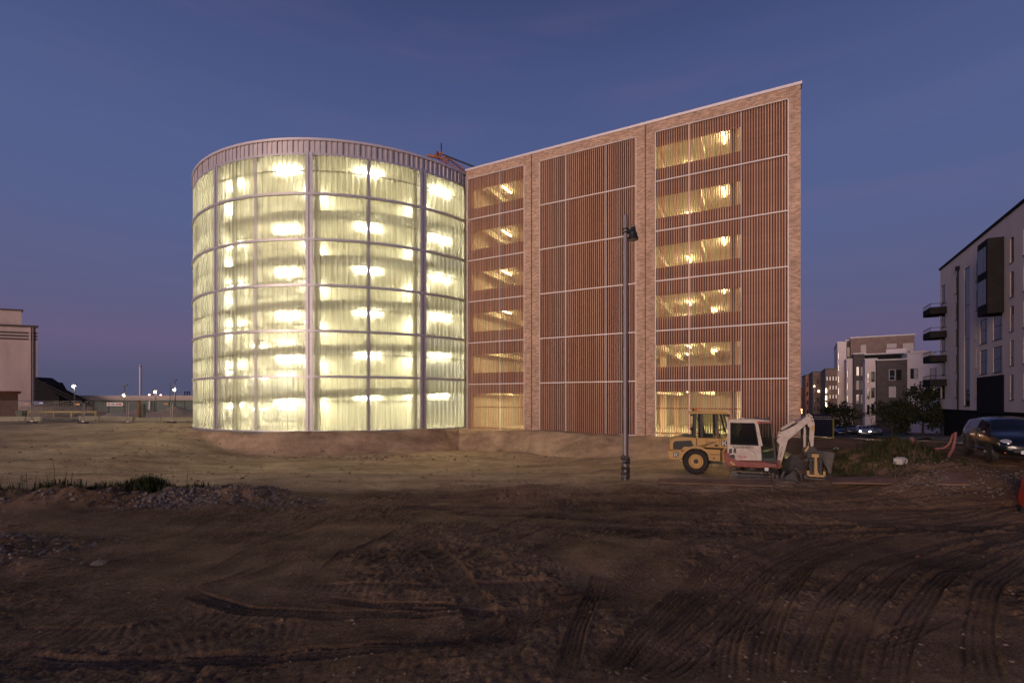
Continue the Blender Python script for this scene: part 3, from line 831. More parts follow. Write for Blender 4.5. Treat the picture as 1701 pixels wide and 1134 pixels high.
# ------------------------------------------------------------------ machine and vehicle materials
mat('machine_yellow', (.62, .36, .085), .5, var=.05, scale=3.5, coat=.1, c2=(.46, .29, .12), detail=8)
mat('machine_white', (.70, .61, .54), .5, var=.03, scale=3.5, coat=.1, c2=(.50, .40, .31), detail=8)
mat('machine_red', (.28, .03, .025), .5, var=.1, scale=4, coat=.1, c2=(.24, .085, .06), detail=8)
mat('dark_steel', (.045, .042, .042), .55, metal=.2, var=.35, scale=8, bump=.15)
mat('worn_steel', (.10, .088, .082), .6, metal=.4, var=.3, scale=7, bump=.15)
mat('chrome', (.62, .6, .6), .15, metal=1, var=.05)
mat('tyre', (.022, .020, .019), .85, var=.4, scale=9, bump=.2, c2=(.05, .042, .035))
mat('track_rubber', (.19, .145, .10), .9, var=.5, scale=10, bump=.4)
mat('decal_white', (.75, .72, .70), .5, var=.03)
mat('decal_black', (.012, .012, .014), .5, var=.05)
mat('decal_red', (.45, .03, .03), .5, var=.05)
mat('safety_orange', (.62, .11, .02), .45, var=.08)
mat('reflect_red', (.75, .03, .02), .3, var=.05)
glass_mat('cab_glass', (.02, .025, .022), .04, .80)
glass_mat('dark_glass', (.012, .014, .016), .04, .28)
mat('lamp_post_grey', (.22, .185, .19), .45, metal=.4, var=.12, scale=3)

def text_mesh(body, width, m, name='lettering', shear=0.0, thick=.002):
    cu = bpy.data.curves.new('t', 'FONT'); cu.body = body; cu.size = 1; cu.extrude = .5; cu.shear = shear; cu.resolution_u = 2
    ob = bpy.data.objects.new('t', cu); COL.objects.link(ob)
    me = bpy.data.meshes.new_from_object(ob.evaluated_get(bpy.context.evaluated_depsgraph_get()))
    bpy.data.objects.remove(ob); bpy.data.curves.remove(cu)
    co = np.zeros(len(me.vertices) * 3, np.float32); me.vertices.foreach_get('co', co); co = co.reshape(-1, 3)
    s = width / (co[:, 0].max() - co[:, 0].min()); x0 = co[:, 0].min()
    out = np.stack([(co[:, 0] - x0) * s, -co[:, 2] * thick * 2, co[:, 1] * s], -1)   # upright, facing -Y
    me.vertices.foreach_set('co', out.astype(np.float32).ravel()); me.materials.clear(); me.materials.append(m); me.name = name; me.update()
    return me

def wheel(parent, c, r, w, rim_r, side, rim_mat, name='wheel', lugs=0):
    o = empty(name, c); o.parent = parent
    t = MB().lathe([(r * .62, -w / 2), (r * .90, -w / 2), (r * (.97 if lugs else 1), -w * .36), (r * (.97 if lugs else 1), w * .36), (r * .90, w / 2), (r * .62, w / 2), (r * .55, w * .3), (r * .55, -w * .3), (r * .62, -w / 2)], 32, 'y', caps=False)
    for k in range(lugs):
        for s in (-1, 1):
            a = 2 * math.pi * (k + .25 * s) / lugs
            M = Matrix.Rotation(-a, 4, 'Y') @ Matrix.Translation((0, s * w * .24, r * .97)) @ Matrix.Rotation(s * .6, 4, 'Z')
            t.box(-.028, .028, -w * .25, w * .25, -.02, .03, M=M)
    t.build('tyre', MAT['tyre'], o, smooth=True)
    f = side * w / 2
    rm = MB().lathe([(rim_r * 1.08, f * .55), (rim_r * 1.08, f * .96), (rim_r * .92, f * .96), (rim_r * .80, f * .45), (rim_r * .45, f * .40), (rim_r * .40, f * .72), (rim_r * .16, f * .76)], 28, 'y')
    rm.build('rim', rim_mat, o, smooth=True)
    hb = MB().lathe([(rim_r * .36, f * .70), (rim_r * .34, f * .86), (.02, f * .90)], 14, 'y')
    for k in range(6):
        a = k * math.pi / 3
        hb.lathe([(.018, f * .40), (.018, f * .52)], 6, 'y', (rim_r * .6 * math.cos(a), 0, rim_r * .6 * math.sin(a)))
    hb.build('hub', MAT['dark_steel'], o, smooth=True)
    return o

def logo_k(parent, x, y, z, s):
    MB().box(x, x + s, y - .004, y, z, z + s).build('badge', MAT['decal_black'], parent)
    m = MB()
    y0, y1 = y - .008, y - .0045
    m.prism([(x + s * .16, z + s * .12), (x + s * .36, z + s * .12), (x + s * .36, z + s * .9), (x + s * .16, z + s * .9)], y0, y1)
    m.prism([(x + s * .40, z + s * .52), (x + s * .70, z + s * .9), (x + s * .92, z + s * .9), (x + s * .56, z + s * .46)], y0 - .001, y1)
    m.prism([(x + s * .50, z + s * .44), (x + s * .62, z + s * .54), (x + s * .94, z + s * .12), (x + s * .72, z + s * .12)], y0 - .002, y1)
    m.build('badge_letter', MAT['decal_white'], parent)

# ------------------------------------------------------------------ wheel loader
def build_loader():
    X, Y = 8.20, 21.66
    A = empty('wheel_loader', (X, Y, gz(X, Y) * .5 + gz(X + 1.9, Y - .6) * .5 - .01), R_(-18)); tag(A, 'yellow wheel loader parked behind the small white excavator', 'wheel loader'); A.scale = (.96, 1, 1)
    YL, BK = MAT['machine_yellow'], MAT['dark_steel']
    n, f = -.78, .78
    bevel(MB().prism([(-1.16, .60), (-1.2, .98), (-.62, 1.02), (-.50, .86), (-.62, .60)], n, f).build('counterweight', YL, A), .03)
    hood = bevel(MB().prism([(-1.12, 1.0), (-1.13, 1.36), (-1.0, 1.50), (-.72, 1.60), (.05, 1.57), (.05, 1.06), (-.3, 1.12), (-.5, 1.0)], n + .03, f - .03).build('hood', YL, A), .04)
    MB().prism([(-.98, 1.04), (-.98, 1.30), (-.90, 1.40), (-.20, 1.45), (-.08, 1.17), (-.50, 1.17), (-.62, 1.04)], n + .022, n + .1).build('grille', MAT['decal_black'], hood)
    MB().prism([(-.70, 1.60), (-.35, 1.69), (-.1, 1.62), (-.1, 1.56), (-.7, 1.56)], -.35, .35).build('air_cleaner', BK, hood)
    MB().lathe([(.035, 1.5), (.035, 1.86), (.10, 1.88), (.12, 1.92), (.05, 1.99), (.01, 2.02)], 14, c=(-.14, -.42, 0)).build('exhaust', BK, hood, smooth=True)
    low = bevel(MB().prism([(.05, 1.0), (.05, 1.57), (1.12, 1.56), (1.42, 1.74), (1.47, 1.60), (1.47, 1.25), (1.30, 1.14), (.05, 1.16)], n + .03, f - .03).build('cab_base', YL, A), .03)
    MB().box(.02, .035, n + .022, n + .04, 1.18, 1.55).box(.42, .43, n + .022, n + .04, 1.18, 1.55).box(.98, .99, n + .022, n + .04, 1.18, 1.55).build('panel_seam', BK, low)
    MB().box(.78, .93, n + .018, n + .04, 1.21, 1.30).build('catch', BK, low)
    # rear arches
    for s in (-1, 1):
        m = MB(); pts = []
        for k in range(13):
            a = math.radians(8 + k * 13.6); pts.append((math.cos(a), math.sin(a)))
        poly = [(p[0] * .70, .56 + p[1] * .66) for p in pts] + [(p[0] * .60, .56 + p[1] * .56) for p in reversed(pts)]
        for k in range(12):
            q = [poly[k], poly[k + 1], poly[24 - k], poly[25 - k]]
            m.prism(q, s * .82, s * .36)
        m.build('fender', YL, A, smooth=30)
    st = bevel(MB().prism([(.55, .60), (1.02, .58), (1.02, 1.08), (.42, 1.10), (.48, .95)], n - .03, n + .35).build('step_box', YL, A), .02)
    MB().box(.55, .98, n - .04, n + .1, .86, .885).build('step', BK, st)
    MB().prism([(.70, .68), (.80, .68), (.75, .77)], n - .034, n - .031).build('warning_triangle', MAT['decal_black'], st)
    # cab
    P = MAT['black_metal']
    bev = [(-.08, 1.57), (-.02, 2.62), (1.08, 2.62), (1.40, 1.72)]
    for s, y in ((-1, n + .05), (1, f - .05)):
        for a, b, w in (((-.06, 1.57), (-.02, 2.63), .07), ((.26, 1.57), (.22, 2.63), .11), ((.92, 1.57), (.86, 2.63), .10), ((1.38, 1.72), (1.14, 2.63), .07)):
            MB().beam((a[0], y, a[1]), (b[0], y, b[1]), w, .07).build('cab_pillar', P, A)
        for a, b in (((-.02, .20), (-.02, .22)), ((.30, .88), (.26, .83)), ((.96, 1.33), (.90, 1.12))):
            MB().add([(a[0], y, 1.58), (a[1], y, 1.58 if a[1] < 1.3 else 1.70), (b[1], y, 2.60), (b[0], y, 2.60)], [(0, 1, 2, 3)]).build('cab_window', MAT['cab_glass'], A)
    MB().add([(1.40, n + .1, 1.72), (1.40, f - .1, 1.72), (1.15, f - .1, 2.6), (1.15, n + .1, 2.6)], [(0, 1, 2, 3)]).build('windscreen', MAT['cab_glass'], A)
    MB().add([(-.06, n + .1, 1.58), (-.06, f - .1, 1.58), (-.02, f - .1, 2.6), (-.02, n + .1, 2.6)], [(0, 1, 2, 3)]).build('rear_window', MAT['cab_glass'], A)
    rf = bevel(MB().prism([(-.30, 2.60), (-.27, 2.68), (.1, 2.74), (1.0, 2.74), (1.36, 2.68), (1.42, 2.60)], n + .0, f - .0).build('roof', YL, A), .03)
    MB().box(-.24, -.1, n + .04, n + .2, 2.5, 2.59).box(1.28, 1.4, n + .04, n + .2, 2.48, 2.59).box(1.28, 1.4, f - .2, f - .04, 2.48, 2.59).build('work_lamp', BK, rf)
    MB().lathe([(.06, 2.74), (.06, 2.84), (.02, 2.88)], 12, c=(.02, -.3, 0)).build('beacon', MAT['safety_orange'], rf)
    MB().lathe([(.07, 2.72), (.07, 2.83), (.02, 2.85)], 12, c=(-.06, -.05, 0)).build('air_horn', BK, rf)
    MB().beam((1.36, n - .02, 2.50), (1.42, n - .14, 2.05), .03, .03).box(1.36, 1.42, n - .24, n - .08, 1.93, 2.10).build('mirror', BK, rf)
    seat = MB().prism([(.2, 1.4), (.2, 2.2), (.32, 2.25), (.42, 1.75), (.75, 1.72), (.75, 1.5)], -.25, .25).build('seat', MAT['decal_black'], A)
    MB().tube([(1.15, 0, 1.4), (.98, 0, 1.86)], .03, 8).lathe([(.17, 1.86), (.19, 1.88), (.17, 1.9)], 18, c=(.97, 0, 0)).build('steering_wheel', MAT['decal_black'], A)
    MB().box(.0, 1.3, n + .1, f - .1, 1.30, 1.5).build('cab_floor', MAT['decal_black'], A)
    MB().beam((.93, n + .02, 1.60), (.90, n + .02, 2.3), .035, .035).build('grab_handle', MAT['machine_red'], A)
    # belly, front frame, arms, bucket
    MB().box(-.55, 1.15, -.34, .34, .42, 1.1).build('chassis', BK, A)
    MB().prism([(1.1, .5), (1.1, 1.0), (1.5, 1.35), (2.3, 1.30), (2.75, .75), (2.6, .42)], -.36, .36).build('front_frame', YL, A)
    for s in (-1, 1):
        MB().prism([(1.45, 1.42), (1.55, 1.52), (2.5, 1.20), (3.6, .42), (3.5, .28), (2.4, .98)], s * .42, s * .32).build('lift_arm', YL, A)
    MB().tube([(1.6, 0, 1.2), (2.5, 0, .9)], .06, 10).tube([(2.5, 0, .9), (3.3, 0, .65)], .035, 8).build('tilt_cylinder', MAT['chrome'], A)
    bk = [(3.52, .16), (3.60, .78), (3.78, 1.0), (3.86, .98), (3.74, .72), (3.70, .30), (3.86, .10), (4.62, .06), (4.62, .02), (3.8, .02)]
    m = MB()
    for k in range(len(bk)):
        pass
    m.prism(bk, -.88, .88)
    for s in (-.88, .84):
        m.prism([(3.55, .14), (3.62, .78), (3.82, .99), (4.0, .95), (4.6, .08), (3.8, .03)], s, s + .04)
    m.build('bucket', MAT['dark_steel'], A)
    for x, dz in ((0, 0), (2.05, 0)):
        for s in (-1, 1):
            wheel(A, (x, s * .62, .55), .55, .36, .29, s if s < 0 else 1, YL, lugs=22)
    place('lettering', text_mesh('KLINGENBERG', .40, MAT['decal_black']), A, (.47, n + .026, 1.36))
    logo_k(A, 1.06, n + .026, 1.24, .24)
    logo_k(A, -.96, n - .004, .70, .22)
build_loader()

# ------------------------------------------------------------------ mini excavator
def build_excavator():
    X, Y = 9.72, 19.55
    A = empty('mini_excavator', (X, Y, gz(X, Y) - .03), R_(-24)); tag(A, 'white and red mini excavator on rubber tracks with arm folded down', 'excavator'); A.scale = (.93, 1, 1)
    WH, RD, BK = MAT['machine_white'], MAT['machine_red'], MAT['dark_steel']
    n, f = -.62, .62
    for s in (-1, 1):
        tr = empty('track', (0, s * .60, 0)); tr.parent = A
        L, r = .72, .19
        loop = []
        for k in range(9):
            a = -math.pi / 2 - math.pi * k / 8; loop.append((-L + r * math.cos(a), r + r * math.sin(a)))
        for k in range(9):
            a = math.pi / 2 - math.pi * k / 8; loop.append((L + r * math.cos(a), r + r * math.sin(a)))
        m = MB()
        m2 = MB()
        nl = len(loop)
        inner = [(-L + (p[0] + L) * .80 if p[0] < 0 else L + (p[0] - L) * .80, r + (p[1] - r) * .80) for p in loop]
        for k in range(nl):
            a, b = loop[k], loop[(k + 1) % nl]; c, d = inner[(k + 1) % nl], inner[k]
            m.prism([a, b, c, d], -.15, .15)
            Ls = math.hypot(b[0] - a[0], b[1] - a[1]); q = max(1, int(Ls / .085))
            for j in range(q):
                t = (j + .5) / q; x = a[0] + (b[0] - a[0]) * t; z = a[1] + (b[1] - a[1]) * t
                ang = math.atan2(b[1] - a[1], b[0] - a[0])
                M = Matrix.Translation((x, 0, z)) @ Matrix.Rotation(-ang, 4, 'Y')
                m2.box(-.022, .022, -.155, .155, -.016, .016, M=M)
        m.build('belt', MAT['track_rubber'], tr); m2.build('grouser', MAT['track_rubber'], tr)
        MB().box(-L + .12, L - .12, -.09, .09, .11, .27).build('track_frame', BK, tr)
        for x in (-L, L):
            MB().lathe([(.15, -.10), (.15, .10)], 18, 'y', (x, 0, r)).lathe([(.06, -.13), (.06, .13)], 12, 'y', (x, 0, r)).build('sprocket', MAT['worn_steel'], tr, smooth=True)
        for x in (-.4, -.13, .13, .4):
            MB().lathe([(.07, -.11), (.07, .11)], 12, 'y', (x, 0, .09)).build('roller', MAT['worn_steel'], tr, smooth=True)
    MB().box(-.45, .5, -.45, .45, .22, .40).lathe([(.36, .38), (.36, .50)], 24).build('undercarriage', BK, A)
    # blade
    MB().prism([(1.02, .04), (1.14, .02), (1.10, .25), (1.18, .46), (1.10, .47), (1.0, .26)], -.72, .72).beam((.4, -.3, .25), (1.05, -.35, .22), .09, .1).beam((.4, .3, .25), (1.05, .35, .22), .09, .1).build('dozer_blade', BK, A)
    # red deck and white body
    rd = MB().prism([(-1.08, .60), (-1.12, 1.05), (-1.0, 1.12), (-.5, 1.05), (-.5, .78), (.36, .78), (.88, .72), (.92, .58), (.3, .52), (-.95, .52)], n, f).build('deck', RD, A); bevel(rd, .03)
    bd = MB().prism([(-1.0, 1.10), (-.99, 1.42), (.30, 1.40), (.34, .80), (-.62, .79), (-.80, .90)], n - .012, f + .012).build('engine_cover', WH, A); bevel(bd, .03)
    vb = n - .0155
    m = MB()
    for q in ([(-.93, 1.02), (-.93, 1.22), (-.82, 1.26), (-.80, 1.08)], [(-.76, 1.10), (-.74, 1.27), (-.66, 1.27), (-.64, 1.06)], [(-.92, .98), (-.90, .90), (-.72, .86), (-.68, .93), (-.74, 1.03)]):
        m.prism(q, vb - .003, vb + .02)
    m.build('vent', BK, bd)
    am = MB()
    arc = [(-.95 + .62 * (1 - math.cos(t * math.pi / 12)), .86 + .44 * math.sin(t * math.pi / 12)) for t in range(0, 13)]
    arc = [(-.40 - .55 * math.cos(t * math.pi / 14), .86 + .44 * math.sin(t * math.pi / 14)) for t in range(4, 14)]
    for a, b in zip(arc[:-1], arc[1:]):
        am.beam((a[0], vb, a[1]), (b[0], vb, b[1]), .008, .012)
    am.build('panel_seam', BK, bd)
    # cab shell
    y0, y1 = n - .015, n + .04
    for (ya, yb) in ((y0, y1), (f - .42, f - .365)):
        m = MB()
        m.prism([(-1.0, 1.40), (-1.0, 2.22), (-.94, 2.34), (-.84, 2.40), (-.86, 2.28), (-.86, 1.40)], ya, yb)
        m.prism([(-.84, 2.40), (.06, 2.40), (.14, 2.36), (.20, 2.22), (.36, 1.40), (.32, 1.395), (.22, 1.40), (.09, 2.20), (.04, 2.28), (-.86, 2.28)], ya, yb)
        m.build('cab_side', WH, A)
        MB().add([(-.87, (ya + yb) / 2, 1.38), (.22, (ya + yb) / 2, 1.38), (.06, (ya + yb) / 2, 2.29), (-.87, (ya + yb) / 2, 2.29)], [(0, 1, 2, 3)]).build('side_window', MAT['dark_glass'], A)
        MB().prism([(-.88, 1.40), (-.88, 2.30), (-.84, 2.30), (-.84, 1.44), (.17, 1.44), (.19, 1.40)], ya - .004, yb + .004).build('window_seal', MAT['black_rubber'], A)
    yb = f - .37
    MB().box(-.98, -.93, y1, yb, 1.4, 2.3).build('cab_back', MAT['dark_glass'], A)
    rf = MB().prism([(-.92, 2.36), (-.84, 2.43), (.2, 2.43), (.62, 2.38), (.66, 2.32), (-.92, 2.32)], y0 + .02, yb).build('roof', WH, A); bevel(rf, .02)
    MB().prism([(.14, 2.30), (.14, 2.36), (.70, 2.34), (.74, 2.28), (.2, 2.28)], y0, yb + .01).build('roof_rim', RD, rf)
    MB().box(.15, .22, y0 - .02, y0, 2.26, 2.36).build('marker_lamp', MAT['reflect_red'], rf)
    MB().box(.06, .2, y0 + .06, y0 + .2, 2.44, 2.53).box(.52, .64, y0 + .06, y0 + .2, 2.42, 2.52).build('work_lamp', BK, rf)
    MB().tube([(.15, y0 + .12, 2.44), (.56, y0 + .12, 2.42)], .03, 8).build('roof_bar', MAT['chrome'], rf)
    MB().prism([(-.45, 2.43), (-.32, 2.43), (-.385, 2.50)], y0 + .1, y0 + .13).build('lifting_eye', WH, rf)
    # front, black framed
    for y in (y0 + .03, yb - .03):
        MB().beam((.66, y, 2.32), (.82, y, .98), .05, .05).beam((.40, y, .86), (.82, y, .92), .05, .05).build('front_pillar', MAT['black_metal'], A)
        MB().add([(.18, y, 2.3), (.64, y, 2.3), (.80, y, .95), (.38, y, .90)], [(0, 1, 2, 3)]).build('front_side_window', MAT['cab_glass'], A)
    MB().add([(.66, y0 + .03, 2.3), (.66, yb - .03, 2.3), (.81, yb - .03, .95), (.81, y0 + .03, .95)], [(0, 1, 2, 3)]).build('windscreen', MAT['cab_glass'], A)
    MB().prism([(.36, .78), (.86, .74), (.84, 1.28), (.34, 1.1)], y0 + .05, yb - .05).build('front_panel', MAT['decal_black'], A)
    MB().prism([(-.55, 1.1), (-.55, 1.95), (-.45, 2.0), (-.35, 1.5), (-.0, 1.46), (-.0, 1.2)], -.35, .05).build('seat', MAT['decal_black'], A)
    # boom, arm and rams
    by0, by1 = -.10, .10
    bm = MB().prism([(.90, .58), (1.06, .56), (1.22, 1.13), (1.34, 1.60), (1.62, 1.86), (2.05, 2.28), (2.2, 2.42), (2.15, 2.55), (2.02, 2.56), (1.6, 2.20), (1.14, 1.95), (1.0, 1.93), (.93, 1.55), (1.03, 1.42)], by0, by1).build('boom', WH, A); bevel(bm, .015)
    MB().box(.80, 1.06, -.2, .2, .50, .82).build('boom_bracket', RD, A)
    MB().tube([(.90, -.03, .74), (.93, -.03, 1.15)], .055, 10).tube([(.93, -.03, 1.15), (.98, -.03, 1.55)], .03, 8).build('boom_ram', MAT['chrome'], A)
    MB().tube([(1.10, 0, 2.02), (1.60, 0, 2.34)], .06, 10).build('arm_ram', WH, A)
    MB().tube([(1.60, 0, 2.34), (2.08, 0, 2.60)], .03, 8).build('ram_rod', MAT['chrome'], A)
    arm = MB().prism([(2.00, 2.62), (2.12, 2.66), (2.24, 2.55), (2.31, 2.25), (2.27, 1.45), (2.18, 1.30), (2.08, 1.32), (2.13, 1.95), (2.05, 2.25)], -.085, .085).build('arm', WH, A); bevel(arm, .012)
    MB().box(2.18, 2.305, -.09, -.086, 2.0, 2.2).build('arm_decal', MAT['machine_yellow'], arm)
    MB().tube([(1.97, 0, 2.2), (1.96, 0, 1.35)], .05, 10).build('bucket_ram', WH, A)
    for (x, z) in ((2.08, 2.58), (2.2, 2.5), (2.22, 2.38), (1.04, 1.88), (1.0, 1.72), (.99, .63)):
        MB().lathe([(.03, -.125), (.03, .125)], 10, 'y', (x, 0, z)).build('pin', MAT['worn_steel'], A, smooth=True)
    hs = random.Random(5)
    for k in range(7):                               # hydraulic hoses
        o = hs.uniform(-.09, .09)
        MB().tube([(1.15 + .02 * k, o, 1.98), (1.5, o, 2.12 + .02 * k), (1.9, o, 2.34 + .02 * hs.random()), (2.0 + .02 * k, -.12, 2.1), (2.05 + .03 * hs.random(), -.13, 1.75), (2.1 + .05 * hs.random(), -.12, 1.4), (2.2 + .1 * hs.random(), o, 1.15)], .013, 6).build('hose', MAT['black_rubber'], A, smooth=True)
    MB().prism([(1.92, 1.36), (2.30, 1.40), (2.42, 1.18), (2.30, 1.02), (1.98, 1.02), (1.86, 1.2)], -.14, .14).lathe([(.2, .92), (.2, 1.04)], 18, c=(2.14, 0, 0)).box(1.92, 2.5, -.2, .2, .82, .93).build('tilt_hitch', BK, A)
    MB().prism([(1.93, 1.22), (2.06, 1.42), (2.10, 1.36), (2.0, 1.18)], -.15, -.141).build('hitch_hook', MAT['machine_yellow'], A)
    place('lettering', text_mesh('KLINGENBERG', .80, MAT['decal_black']), A, (-.78, n - .0285, 1.285))
    place('lettering', text_mesh('TB240', .42, MAT['decal_red'], shear=.25), A, (-.64, n - .0285, .88))
    MB().box(-.58, -.33, n - .0265, n - .0255, 1.05, 1.24).build('service_hatch', MAT['machine_white'], bd)
    tk = place('lettering', text_mesh('TAKEUCHI', .42, MAT['decal_black']), A, (1.08, by0 - .003, .92)); tk.rotation_euler = (0, R_(-80), 0)
    MB().prism([(-.92, .66), (-.84, .76), (-.80, .70), (-.72, .66), (-.68, .58), (-.80, .60), (-.84, .66)], n - .004, n + .01).build('sticker', MAT['machine_yellow'], A)
    for k in range(5):                               # hoses and ironwork round the blade
        MB().tube([(.30 + .1 * k, n - .1, .50), (.42 + .12 * k, n - .2, .30 + .04 * k), (.36 + .15 * k, n - .16, .10)], .03, 6).build('step_iron', BK, A)
    MB().box(.42, .56, n - .22, n - .20, .46, .58).build('tag_plate', MAT['decal_white'], A)
build_excavator()

def build_tools():
    # compactor standing below the arm
    X, Y = 11.62, 18.55; z = gz(X, Y)
    A = empty('plate_compactor', (X, Y, z), R_(-24)); tag(A, 'yellow framed plate compactor standing below the excavator arm', 'compactor')
    YL, BK = MAT['machine_yellow'], MAT['dark_steel']
    MB().prism([(-.34, .02), (-.42, .14), (-.36, .14), (-.28, .07), (.28, .07), (.36, .14), (.42, .14), (.34, .02)], -.3, .3).build('base_plate', MAT['worn_steel'], A)
    MB().box(-.30, .30, -.32, -.24, .12, .20).box(-.30, -.22, -.32, -.24, .20, .34).box(.22, .30, -.32, -.24, .20, .34).build('frame', YL, A)
    MB().prism([(-.06, .20), (.10, .20), (.04, .34), (.02, .84), (.08, .86), (.08, .98), (-.14, .98), (-.14, .86), (-.05, .84), (-.06, .34)], -.33, -.26).build('mast', YL, A)
    m = MB().box(-.22, .2, -.2, .2, .2, .8).lathe([(.16, -.25), (.16, .25)], 16, 'y', (0, 0, .5))
    m.box(-.28, .26, -.18, .22, .82, 1.0)
    m.build('exciter', BK, A)
    for k in range(5):
        MB().tube([(-.2 + .1 * k, -.22, .3), (-.25 + .12 * k, -.26, .55 + .03 * k), (-.1 + .06 * k, -.1, .95)], .016, 6).build('hose', MAT['black_rubber'], A)
    for x in (-.33, .33):
        MB().lathe([(.09, -.06), (.09, .06)], 12, 'y', (x, -.28, .10)).build('roller', BK, A, smooth=True)
    # narrow digging bucket leaning behind it
    X2, Y2 = 12.15, 18.65; z2 = gz(X2, Y2)
    Bk = empty('digging_bucket', (X2, Y2, z2), R_(-24)); tag(Bk, 'grey steel digging bucket leaning beside the plate compactor', 'bucket')
    MB().prism([(-.52, .86), (.22, .82), (.12, .20), (.02, .16), (-.08, .34)], -.2, -.17).build('side_plate', MAT['worn_steel'], Bk)
    MB().prism([(-.52, .86), (.22, .82), (.12, .20), (.02, .16), (-.08, .34)], .17, .2).build('side_plate', MAT['worn_steel'], Bk)
    MB().prism([(-.52, .86), (-.06, .38), (.02, .03), (.12, .02), (.13, .22), (.02, .18), (-.02, .42), (-.46, .88)], -.17, .17).build('shell', MAT['worn_steel'], Bk)
    # small worn attachment with a curved blade in front of the loader bucket
    X3, Y3 = 11.05, 18.4; z3 = gz(X3, Y3)
    C = empty('curved_blade', (X3, Y3, z3), R_(-24)); tag(C, 'rusty curved blade attachment lying between excavator and compactor', 'attachment')
    m = MB(); pts = [(-.35 + .28 * math.cos(t), .02 + .5 * math.sin(t)) for t in [.1 + i * .16 for i in range(9)]]
    for a, b in zip(pts[:-1], pts[1:]):
        m.prism([a, b, (b[0] + .03, b[1] + .02), (a[0] + .04, a[1])], -.25, .2)
    m.build('blade', MAT['worn_steel'], C)
    MB().prism([(-.62, .0), (-.5, .28), (-.3, .40), (-.2, .1), (-.1, 0)], -.3, -.26).beam((-.7, -.3, .05), (-.3, -.28, .42), .04, .04).build('bracket', MAT['dark_steel'], C)
build_tools()

# ------------------------------------------------------------------ street lamp
def build_lamp():
    X, Y = (1039 - CX) / F * 19.3, 19.3
    z = gz(X, Y)
    A = empty('street_lamp', (X, Y, z - .1)); tag(A, 'tall grey street lamp post in front of the slatted brick wall', 'street lamp')
    H = CAMZ + (HY - 358) / F * 19.3 - z + .1
    MB().lathe([(.115, 0), (.115, 1.9), (.105, 2.02), (.094, H - .9), (.086, H), (.02, H + .04)], 18).build('pole', MAT['lamp_post_grey'], A, smooth=True)
    MB().box(.09, .128, -.05, .05, .7, 1.1).build('service_door', MAT['lamp_post_grey'], A)
    zc = H - .62
    MB().lathe([(.12, zc - .1), (.12, zc - .03)], 16).lathe([(.12, zc + .05), (.12, zc + .1)], 16).box(.0, .24, -.05, .05, zc - .02, zc + .06).build('clamp', MAT['black_metal'], A)
    hd = MB().lathe([(.02, zc + .18), (.11, zc + .14), (.12, zc - .02), (.17, zc - .08), (.17, zc - .16), (.22, zc - .33), (.21, zc - .35), (.03, zc - .31)], 20, c=(.30, 0, 0)).build('lamp_head', MAT['black_metal'], A, smooth=True)
    for k in range(4):
        MB().box(.24 + .045 * k, .25 + .045 * k, -.07, .07, zc + .12, zc + .24).build('cooling_fin', MAT['black_metal'], hd)
    MB().lathe([(.17, zc - .345), (.17, zc - .352)], 18, c=(.30, 0, 0)).build('lens', MAT['decal_white'], hd)
    rs = random.Random(2)
    m = MB()
    for k in range(60):                              # taped-up cable coil and tie-wraps round the foot
        a = rs.uniform(0, 6.28); zz = rs.uniform(.1, 1.05); r = .15 + .03 * rs.random()
        m.tube([(r * math.cos(a), r * math.sin(a), zz), (r * math.cos(a + .7), r * math.sin(a + .7), zz + rs.uniform(-.1, .1)), (r * math.cos(a + 1.4), r * math.sin(a + 1.4), zz)], .018, 5)
    m.build('cable_coil', MAT['dark_steel'], A)
build_lamp()

# ------------------------------------------------------------------ cars
def car_mats(k, c):
    return mat('car_paint_%s' % k, c, .22, metal=.2, var=.04, coat=.6)
glass_mat('car_glass', (.008, .010, .013), .03)
mat('headlamp', (.55, .55, .56), .12, metal=.3, var=.1)
HEAD_ON = emit_mat('headlamp_lit', (1.0, .97, .88), 60)
ST = [(-1.98, .48, .80, .96, .66, .70, .56), (-1.92, .32, .90, 1.16, .76, .79, .60), (-1.62, .24, .97, 1.40, .81, .84, .61), (-.95, .20, .97, 1.50, .83, .855, .63), (-.05, .20, .95, 1.52, .83, .855, .64),
      (.42, .20, .93, 1.44, .83, .855, .63), (.80, .20, .92, 1.22, .83, .85, .64), (1.08, .20, .91, 1.02, .83, .845, .68), (1.45, .22, .84, .95, .81, .83, .66), (1.80, .26, .72, .82, .74, .77, .60), (2.0, .34, .56, .64, .58, .62, .46)]
def car_meshes():
    V = []; Fc = []
    for (x, zl, zb, zt, wl, wb, wt) in ST:
        zm = zl + (zb - zl) * .45
        for y, z in ((0, zl), (-wl * .9, zl), (-wb - .012, zm), (-wb, zb), (-(wb * .45 + wt * .55), zb + (zt - zb) * .55), (-wt, zt), (0, zt + .035), (wt, zt), ((wb * .45 + wt * .55), zb + (zt - zb) * .55), (wb, zb), (wb + .012, zm), (wl * .9, zl)):
            V.append((x, y, z))
    n = 12
    for i in range(len(ST) - 1):
        for k in range(n):
            k2 = (k + 1) % n
            Fc.append((i * n + k, (i + 1) * n + k, (i + 1) * n + k2, i * n + k2))
    Fc.append(tuple(range(n))); m = (len(ST) - 1) * n
    Fc.append(tuple(range(m + n - 1, m - 1, -1)))
    return V, Fc
def lerp_st(x):
    for a, b in zip(ST[:-1], ST[1:]):
        if a[0] <= x <= b[0]:
            t = (x - a[0]) / (b[0] - a[0]); return [p + (q - p) * t for p, q in zip(a, b)]
